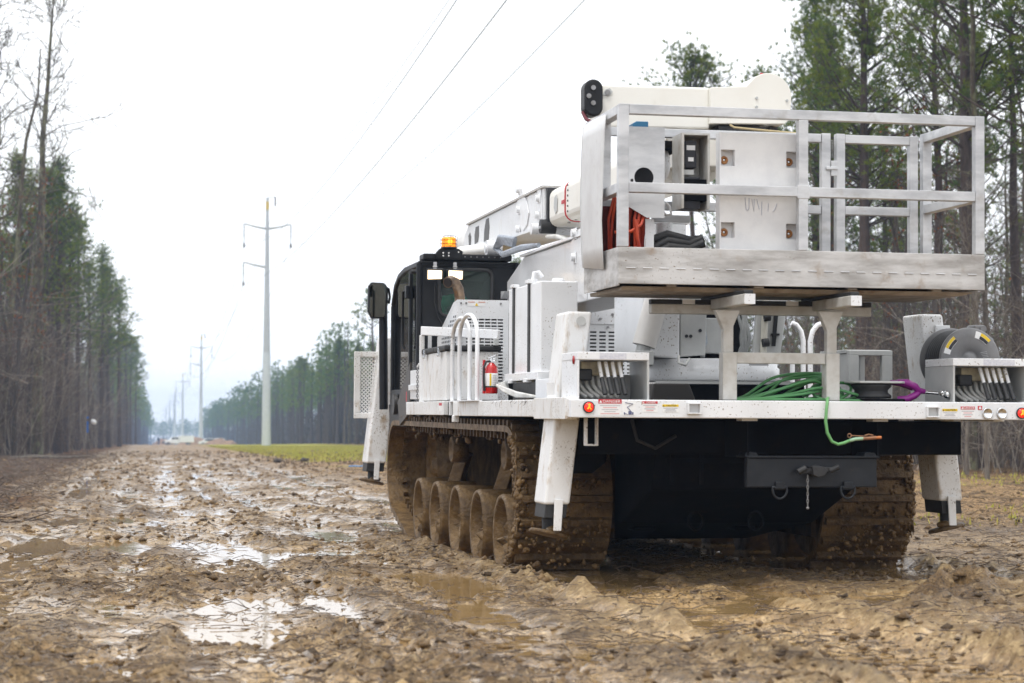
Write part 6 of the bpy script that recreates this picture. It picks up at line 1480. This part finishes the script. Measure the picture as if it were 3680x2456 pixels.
# left-hand wood
n1 = n2_ = 0
taken = []
def free(x, y, d):
    for a, b_ in taken:
        if (a - x) ** 2 + (b_ - y) ** 2 < d * d: return False
    taken.append((x, y)); return True
while n1 < 66:
    y = 94 + 330 * q.random() ** 1.5; x = ledge(y) - .2 - (1.5 + y * .075) * q.random() ** 1.1
    if not free(x, y, 1.5 + y / 220): continue
    plant('pine_tree', (PN if y < 125 else PM)[q.randint(0, 4 if y < 125 else 3)], x, y, q.uniform(.86, 1.04), q.random() * 6.28, LP, 'tree', 'pines of the left-hand wood'); n1 += 1
while n2_ < 150:
    y = 88 + 160 * q.random() ** 1.4; x = ledge(y) - .1 - (1.5 + y * .07) * q.random()
    if not free(x, y, .9): continue
    plant('bare_tree', BN[q.choice((0, 1, 1, 2, 2, 4))], x, y, q.uniform(.85, 1.3), q.random() * 6.28, LB, 'tree', 'bare trees of the left-hand wood'); n2_ += 1
# right-hand wood
n1 = n2_ = 0
while n1 < 120:
    y = 44 + 330 * q.random() ** 1.7; x = 20.2 + (20 + y * .03) * q.random() ** 1.5
    ang = math.degrees(math.atan2(x, y))
    if ang > 25.5 or not free(x, y, 1.9): continue
    H_ = (1.0 if x < 24 else .82) if y < 62 else (.95 if x < 24 else .78) if y < 82 else .76 if y < 200 else .86
    plant('pine_tree', (PN if y < 110 else PM)[q.randint(0, 4 if y < 110 else 3)], x, y, H_ * q.uniform(.9, 1.06), q.random() * 6.28, RP, 'tree', 'pines of the right-hand wood'); n1 += 1
while n2_ < 235:
    y = 42 + 200 * q.random() ** 1.6; x = 19.4 + 16 * q.random() ** 1.4
    if math.degrees(math.atan2(x, y)) > 25.5 or not free(x, y, 1.0): continue
    plant('bare_tree', BN[q.randint(0, 4)], x, y, q.uniform(.7, 1.1) * (1 if y < 80 else .8), q.random() * 6.28, RB_, 'tree', 'bare trees of the right-hand wood'); n2_ += 1
# the far woods, one mass on either side and across the end of the corridor
def far_wood(name, spots, label, seed):
    vs, fs, tn, o = [], [], [], 0; tv, tf, to = [], [], 0
    q2 = np.random.RandomState(seed)
    for i, (x, y, h) in enumerate(spots):
        P, Rr = trunk_pts(h, .17, 900 + i % 40, .05, 5); z = ground_z(x, y) if y < 1400 else -0.0042 * (y - 250)
        v, f = seg_mesh(*polyline(P, Rr), 4); tv.append(v + (x, y, z)); tf.append(f + to); to += len(v)
        n = 46 if y > 400 else 74; t = q2.rand(n); cz = h * (.46 + .54 * t); rr = (2.5 * np.sqrt(np.maximum(1 - (t * 1.25 - .28) ** 2, 0)) + .15) * q2.rand(n) ** .5; a = q2.rand(n) * 6.28
        C = np.stack([x + rr * np.cos(a), y + rr * np.sin(a), z + cz], 1); D = q2.randn(n, 3) * .4 + (0, 0, .5); D /= np.linalg.norm(D, axis=1)[:, None]
        v, f, tone = needles(C, D, 4, .58 if y < 400 else .8, .07 if y < 400 else .12, seed + i); vs.append(v); fs.append(f + o); tn.append(tone * .6 + .2 * q2.rand()); o += len(v)
    root = empty(name); tag(root, label, 'wood', kind='stuff')
    me = crown_mesh('foliage', np.concatenate(vs), np.concatenate(fs), np.concatenate(tn), NEEDLE); link(bpy.data.objects.new('foliage', me), root)
    # shrubby growth between the trunks
    X_ = np.array([a for a, _, _ in spots]); Y_ = np.array([b for _, b, _ in spots]); kk = 16
    sg = np.sign(np.mean(X_)) if name != 'distant_wood' else 1.0
    C = np.stack([np.repeat(X_, kk) + sg * (3.5 * q2.rand(len(X_) * kk) + .3), np.repeat(Y_, kk) + 2.2 * q2.randn(len(X_) * kk), np.repeat(height(X_, Y_, False), kk) + 4.2 * q2.rand(len(X_) * kk) ** 1.4], 1)
    D = q2.randn(len(C), 3) * .45 + (0, 0, .8); D /= np.linalg.norm(D, axis=1)[:, None]
    v, f, tone = needles(C, D, 2, 2.0, .10, seed + 7); me = fast_mesh('shrubs', v, f); me.materials.append(BARKD); link(bpy.data.objects.new('shrubs', me), root)
    me = fast_mesh('trunks', np.concatenate(tv), np.concatenate(tf)); me.materials.append(BARKP); link(bpy.data.objects.new('trunks', me), root)
q2 = np.random.RandomState(44)
sp = []
for i in range(120):
    y = 120 + 150 * q2.rand(); sp.append((24 + 12 * q2.rand(), y, q2.uniform(9.0, 10.8)))
for i in range(330):
    y = 230 + 620 * q2.rand() ** 1.3; sp.append((21 + 24 * q2.rand() ** 1.6, y, q2.uniform(10.5, 13.5) if y < 350 else q2.uniform(12, 14.5)))
for i in range(110):
    y = 60 + 130 * q2.rand(); sp.append((42 + 22 * q2.rand(), y, q2.uniform(7.5, 10.0)))
far_wood('right_far_wood', sp, 'hazy dark pine wood receding along the right side of the corridor', 45)
sp = []
for i in range(230):
    y = 300 + 700 * q2.rand() ** 1.2; sp.append((ledge(y) - .5 - 16 * q2.rand() ** 1.5, y, q2.uniform(13, 16)))
for i in range(120):
    y = 130 + 150 * q2.rand(); sp.append((ledge(y) - 9 - 9 * q2.rand(), y, q2.uniform(12, 14.5)))
far_wood('left_far_wood', sp, 'hazy pine wood receding along the left side of the corridor', 46)
sp = [(-30 + 75 * q2.rand(), 1150 + 120 * q2.rand(), q2.uniform(11, 15)) for i in range(150)]
far_wood('distant_wood', sp, 'pale blue distant tree line closing the end of the corridor', 47)
# leafless brush under the trees
def brush(name, spots, label, mat, seed):
    q2 = np.random.RandomState(seed); S0, S1, Q0, Q1 = [], [], [], []
    for x, y, h in spots:
        z = ground_z(x, y); p = np.array([x, y, z]); d = np.array([q2.randn() * .22, q2.randn() * .22, 1.0]); d /= np.linalg.norm(d); r = .007 + .005 * h / 3 + y * 3e-5
        pts = [p]
        for s in range(4):
            e = p + d * h / 4; S0.append(p); S1.append(e); Q0.append(r * (1 - s * .2)); Q1.append(r * (.8 - s * .2)); p = e; pts.append(p); d = d + q2.randn(3) * .22; d /= np.linalg.norm(d)
        for _ in range(7):
            s = q2.randint(1, 5); b = pts[s]; dd = d * .6 + q2.randn(3) * .6; e = b + dd * h * .20; S0.append(b); S1.append(e); Q0.append(r * .5); Q1.append(r * .3)
            for _k in range(1):
                e2_ = e + (dd + q2.randn(3) * .5) * h * .14; S0.append(e); S1.append(e2_); Q0.append(r * .35); Q1.append(r * .2)
    v, f = seg_mesh(S0, S1, Q0, Q1, 3); me = fast_mesh(name, v, f); me.materials.append(mat)
    tag(link(bpy.data.objects.new(name, me)), label, 'undergrowth', kind='stuff')
sp = []
while len(sp) < 2500:
    y = 44 + 150 * q2.rand() ** 1.6; x = 19.0 + 22 * q2.rand() ** 1.3
    if math.degrees(math.atan2(x, y)) < 26: sp.append((x, y, q2.uniform(1.2, 5.0)))
brush('right_undergrowth', sp, 'tangle of leafless grey brush under the right-hand wood', TWIGG, 51)
sp = []
while len(sp) < 2300:
    y = 86 + 200 * q2.rand() ** 1.5; sp.append((ledge(y) - (1.0 + y * .07) * q2.rand(), y, q2.uniform(1.2, 6.0)))
brush('left_undergrowth', sp, 'tangle of leafless brown brush under the left-hand wood', TWIGG, 52)
PALEB = pmat('pale_brush', (0.34, 0.30, 0.245), 0.9, c2=(0.2, 0.165, 0.13), scale=0.8)
sp = []
while len(sp) < 420:
    y = 43 + 60 * q2.rand() ** 1.5; x = 18.8 + 9 * q2.rand()
    if math.degrees(math.atan2(x, y)) < 26: sp.append((x, y, q2.uniform(1.5, 4.5)))
brush('right_pale_brush', sp, 'pale leafless saplings along the front of the right-hand wood', PALEB, 53)
sp = []
while len(sp) < 420:
    y = 86 + 120 * q2.rand() ** 1.4; sp.append((ledge(y) + .2 - (1.0 + y * .05) * q2.rand(), y, q2.uniform(2.0, 7.5)))
brush('left_pale_brush', sp, 'pale leafless saplings along the front of the left-hand wood', PALEB, 54)
# ================================================================== power line
STEELP = GALV
def power_pole(x, y, h, label, rot=0.0):
    z = ground_z(x, y); o = empty('power_pole', (x, y, z - .1)); o.rotation_euler = (0, 0, rot); tag(o, label, 'power pole', 'steel power poles along the corridor')
    k = h / 27.0
    MB().cyl((0, 0, 0), (0, 0, h * .375), .50 * k, .40 * k, 14).build('lower_shaft', GALVL, o)
    MB().cyl((0, 0, h * .37), (0, 0, h), .375 * k, .15 * k, 14).build('upper_shaft', GALV, o)
    for s, zb, ln in ((-1, .875, 2.5), (1, .875, 2.55), (-1, .72, 2.55)):
        zb *= h; ln *= k
        a = MB().tube([(s * .2 * k, 0, zb), (s * ln * .5, 0, zb + .18 * k), (s * ln, 0, zb + .5 * k)], [.15 * k, .11 * k, .08 * k], 8).build('cross_arm', GALV, o)
        MB().lathe([(.06, 0), (.12, -.1), (.07, -.2), (.12, -.4), (.07, -.6), (.12, -.8), (.07, -1.0), (.12, -1.2), (.07, -1.6), (.09, -2.1), (.13, -2.2), (.13, -2.6), (0, -2.62)], (s * ln, 0, zb + .5 * k), (0, 0, 1), 8).build('insulator_string', GALVL, a)
        MB().box(s * ln - .07, s * ln + .07, -.2, .2, zb + .5 * k - 2.55, zb + .5 * k - 2.15).build('line_clamp', BARKD, a)
    MB().bar((0, 0, h - .05), (.9 * k, 0, h + .1), .1, .1).build('top_bracket', GALV, o)
    MB().cyl((.85 * k, 0, h + .05), (.85 * k, 0, h - .9), .08, n=8).build('top_clamp', BARKD, o)
    if h > 26: MB().box(-.19, .19, -.17, -.12, h - 1.35, h - .45).build('yellow_marker', pmat('faded_yellow', (.55, .40, .08), .6), o)
    return o
PX = 12.6
poles = [(229, 'nearest tall grey steel power pole with three arms'), (515, 'second steel power pole behind the parked service truck'), (790, 'third steel power pole, thin and hazy, left of the second'), (1010, 'fourth steel power pole, faint, close left of the third')]
pp = []
for i, (y, l) in enumerate(poles): pp.append((PX, y)); power_pole(PX, y, 27.0, l)
for i, y in enumerate((1060, 1190, 1330)): power_pole(PX - .8 * i, y, 25.0, ('faint leaning pole right beside the fourth pole', 'one of the last tiny pale poles at the vanishing point', 'farthest tiny pale pole on the horizon haze')[i])
WIRE = pmat('weathered_conductor', (0.16, 0.20, 0.19), 0.5, .3)
def wire(dx, hz, sag, label, near=True):
    m = MB(); y0s = [-45, 229, 515, 790]
    for a, b_ in zip(y0s[:-1], y0s[1:]):
        za = elev(np.array([float(a)]))[0]; zb = elev(np.array([float(b_)]))[0]
        pts = []
        for k in range(33):
            t = k / 32; pts.append((PX + dx, a + (b_ - a) * t, za + (zb - za) * t + hz - 4 * sag * t * (1 - t)))
        m.tube(pts, .021 if a < 0 else .026, 5)
    o = m.build('power_line', WIRE); tag(o, label, 'wire', 'power lines strung from pole to pole')
wire(-2.5, 23.7 + .5 - 2.6, 6.2, 'left-most of the thin wires crossing the white sky'); wire(2.55, 21.6, 5.3, 'upper right thin wire crossing the white sky')
wire(-2.55, 17.4, 4.2, 'lowest thin wire, sagging under the others across the sky'); wire(.9, 26.2, 5.2, 'topmost thin wire running from pole tip to pole tip')
# ================================================================== far vehicles and bits
WT = pmat('white_car_paint', (0.80, 0.80, 0.80), .3, coat=.3); TYRE = RUBBER
def far_wheel(o, x, y, r=.4):
    w_ = MB().cyl((x, y - .12, r), (x, y + .12, r), r, n=16).build('wheel', TYRE, o); MB().cyl((x, y - .13, r), (x, y - .121, r), r * .55, n=12).build('rim', STEEL, w_)
def place(o, x, y, rz): o.location = (x, y, ground_z(x, y) - .05); o.rotation_euler = (0, 0, rz)
st_ = empty('service_truck'); tag(st_, 'white crew cab service truck with box body parked far down the corridor', 'truck')
MB().prism([(-3.3, .55), (-3.3, 1.05), (-3.1, 1.25), (-2.1, 1.35), (-1.6, 2.0), (-.1, 2.05), (0, 1.9), (0, .5)], 'y', -.98, .98).build('cab', WT, st_, .05)
MB().box(.05, 3.35, -1.15, 1.15, .75, 2.30).build('box_body', WT, st_, .03)
MB().box(.0, 3.4, -1.17, 1.17, 2.14, 2.2).build('box_trim', GREYP, st_)
for x0_, x1_ in ((-1.75, -1.05), (-.95, -.25)): MB().box(x0_, x1_, -.995, -.98, 1.45, 1.9).build('side_window', BLKFLAT, st_)
MB().box(-3.75, -3.3, -1.0, 1.0, .45, 1.0).build('front_winch', BLKFLAT, st_, .05); MB().cyl((-3.45, -1.0, .65), (-3.45, -.95, .65), .16, n=12).build('head_lamp', WHTFLAT, st_)
for x in (-2.55, 2.2): far_wheel(st_, x, -.95); far_wheel(st_, x, .95)
place(st_, *at_px(411, 490), R(8))
for i, (px_, z_, lab) in enumerate(((481, 480, 'white pickup half hidden behind the dirt heap beside the grass'), (505, 470, 'low white car roof showing just right of the white pickup'))):
    c_ = empty('parked_car'); tag(c_, lab, 'car')
    MB().prism([(-2.4, .4), (-2.4, .85), (-1.5, 1.0), (-.8, 1.6), (.7, 1.62), (1.3, 1.05), (2.4, .95), (2.4, .4)], 'y', -.9, .9).build('body', WT, c_, .05)
    MB().prism([(-1.35, 1.03), (-.75, 1.52), (.65, 1.54), (1.15, 1.06)], 'y', -.905, .905).build('window_band', BLKFLAT, c_)
    for x in (-1.5, 1.5): far_wheel(c_, x, -.85, .35); far_wheel(c_, x, .85, .35)
    place(c_, *at_px(px_, z_), R(3 + 5 * i))
EARTH = pmat('orange_earth', (.28, .17, .10), .9, c2=(.2, .12, .07), scale=.8, bump=.6, bscale=2)
def heap(px_, z_, rx, ry, h, label, seed):
    q3 = np.random.RandomState(seed); n, m_ = 20, 7; vs = []
    for i in range(m_ + 1):
        t = i / m_
        for k in range(n):
            a = 2 * math.pi * k / n; r = (1 - t) * (1 + .22 * q3.randn() * .6); vs.append((rx * r * math.cos(a), ry * r * math.sin(a), h * (math.sin(t * math.pi / 2) ** 1.2) * (1 + .12 * q3.randn())))
    fs = [(i * n + k, i * n + (k + 1) % n, (i + 1) * n + (k + 1) % n, (i + 1) * n + k) for i in range(m_) for k in range(n)]
    o = MB().add(vs, fs, True).build('dirt_heap', EARTH); x, y = at_px(px_, z_); o.location = (x, y, ground_z(x, y) - .15); tag(o, label, 'dirt heap')
heap(448, 500, 5.0, 3, 1.9, 'pale orange dirt heap directly behind the white service truck', 1); heap(376, 560, 3.5, 3, 1.7, 'orange dirt heap ahead of the service truck nose', 2)
heap(503, 440, 4.2, 2, 1.3, 'brown dirt heap in front of the parked white cars', 3); heap(528, 420, 2.0, 2, 1.0, 'small brown dirt mound at the edge of the grass strip', 4)
# person by the far truck
def person(px_, z_, label, col):
    me = bpy.data.meshes.new('person')
    v = [(0, 0, .95), (0, 0, 1.2), (0, 0, 1.42), (0, 0, 1.55), (0, .02, 1.68), (.2, 0, 1.40), (.26, .02, 1.15), (.24, -.08, .92), (-.2, 0, 1.40), (-.26, .02, 1.15), (-.24, -.08, .92), (.1, 0, .88), (.11, 0, .48), (.11, .02, .06), (.12, -.14, .04), (-.1, 0, .88), (-.12, -.02, .48), (-.13, .04, .06), (-.14, -.12, .04)]
    e = [(0, 1), (1, 2), (2, 3), (3, 4), (2, 5), (5, 6), (6, 7), (2, 8), (8, 9), (9, 10), (0, 11), (11, 12), (12, 13), (13, 14), (0, 15), (15, 16), (16, 17), (17, 18)]
    me.from_pydata(v, e, []); me.materials.append(col); o = bpy.data.objects.new('person', me); link(o)
    m = o.modifiers.new('skin', 'SKIN'); rr = [.16, .15, .17, .07, .11, .09, .06, .045, .09, .06, .045, .10, .08, .06, .05, .10, .08, .06, .05]
    for i, d in enumerate(me.skin_vertices[0].data): d.radius = (rr[i], rr[i]); d.use_root = (i == 0)
    s = o.modifiers.new('sub', 'SUBSURF'); s.levels = 1; s.render_levels = 1
    x, y = at_px(px_, z_); o.location = (x, y, ground_z(x, y)); tag(o, label, 'person')
person(365, 470, 'tiny standing person in dark blue clothing left of the far service truck', pmat('navy_cloth', (.015, .025, .06), .9))
# white bag, blue ribbon stake, marker flag and fallen limbs at the left wood edge
x, y = at_px(216, 120); z = ground_z(x, y)
bagm = MB(); bagm.ball((0, 0, 0), (.16, .09, .15), 14, 9); bagm.v = [(a, b_, c + .18 * max(0, a) - .05 * math.sin(9 * a)) for a, b_, c in bagm.v]
bag = bagm.build('plastic_bag', pmat('white_plastic_film', (.80, .80, .82), .5, bump=.5, bscale=6)); bag.location = (x, y, z + 1.75); tag(bag, 'white plastic bag snagged on a twig at the left wood edge', 'bag')
sk = empty('survey_stake', (*at_px(202, 112), 0)); sk.location.z = ground_z(sk.location.x, sk.location.y); tag(sk, 'thin stake with bright blue ribbon at the left wood edge', 'stake')
MB().cyl((0, 0, 0), (.02, 0, 2.0), .03, .02, 8).build('post', BARKG, sk); MB().box(-.05, .04, -.04, -.03, 1.15, 1.75).box(-.06, .05, -.04, -.03, 1.9, 2.0).build('ribbon', pmat('blue_ribbon', (.0, .12, .50), .5), sk)
fl = empty('marker_flag', (*at_px(838, 62), 0)); fl.location.z = ground_z(fl.location.x, fl.location.y); tag(fl, 'small orange marker stake with blue tape at the grass edge', 'marker')
MB().cyl((0, 0, 0), (0, 0, .34), .018, n=8).build('stake', pmat('orange_marker', (.75, .20, .04), .5), fl); MB().tube([(-.02, 0, .05), (-.15, -.02, .03), (-.3, .02, .04), (-.48, 0, .03)], .02, 6).build('tape', pmat('blue_tape', (.08, .25, .55), .5), fl)
for i, (px_, z_, ln, rz, lab) in enumerate(((110, 84, 1.7, .2, 'long fallen limb lying below the tallest left tree'), (70, 86, 1.2, -.3, 'short fallen limb at the far left wood edge'), (640, 74, .16, .6, 'dark stump chunk lying at the near edge of the grass'), (700, 76, .14, .1, 'second dark wood chunk lying right of the first in the grass'))):
    x, y = at_px(px_, z_); o = MB().tube([(-ln, 0, .06), (-ln * .3, .1, .10), (ln * .4, 0, .08), (ln, .1, .12)], [.05, .06, .05, .02] if ln > 1 else [.05, .08, .07, .03], 7).build('fallen_limb', BARKD if i > 1 else BARKG); o.location = (x, y, ground_z(x, y)); o.rotation_euler = (0, 0, rz); tag(o, lab, 'log')
# ================================================================== air
hz = MB().box(-700, 900, -60, 1560, -10, 33.5).build('haze', None)
hm = bpy.data.materials.new('thin_haze'); hm.use_nodes = True; hm.node_tree.nodes.clear()
vo = hm.node_tree.nodes.new('ShaderNodeVolumePrincipled'); vo.inputs['Color'].default_value = (.42, .60, .90, 1); vo.inputs['Density'].default_value = 0.0006; vo.inputs['Anisotropy'].default_value = 0.0
ho = hm.node_tree.nodes.new('ShaderNodeOutputMaterial'); hm.node_tree.links.new(vo.outputs[0], ho.inputs['Volume'])
hz.data.materials.append(hm); tag(hz, 'thin damp haze hanging over the whole corridor', 'haze', kind='stuff')
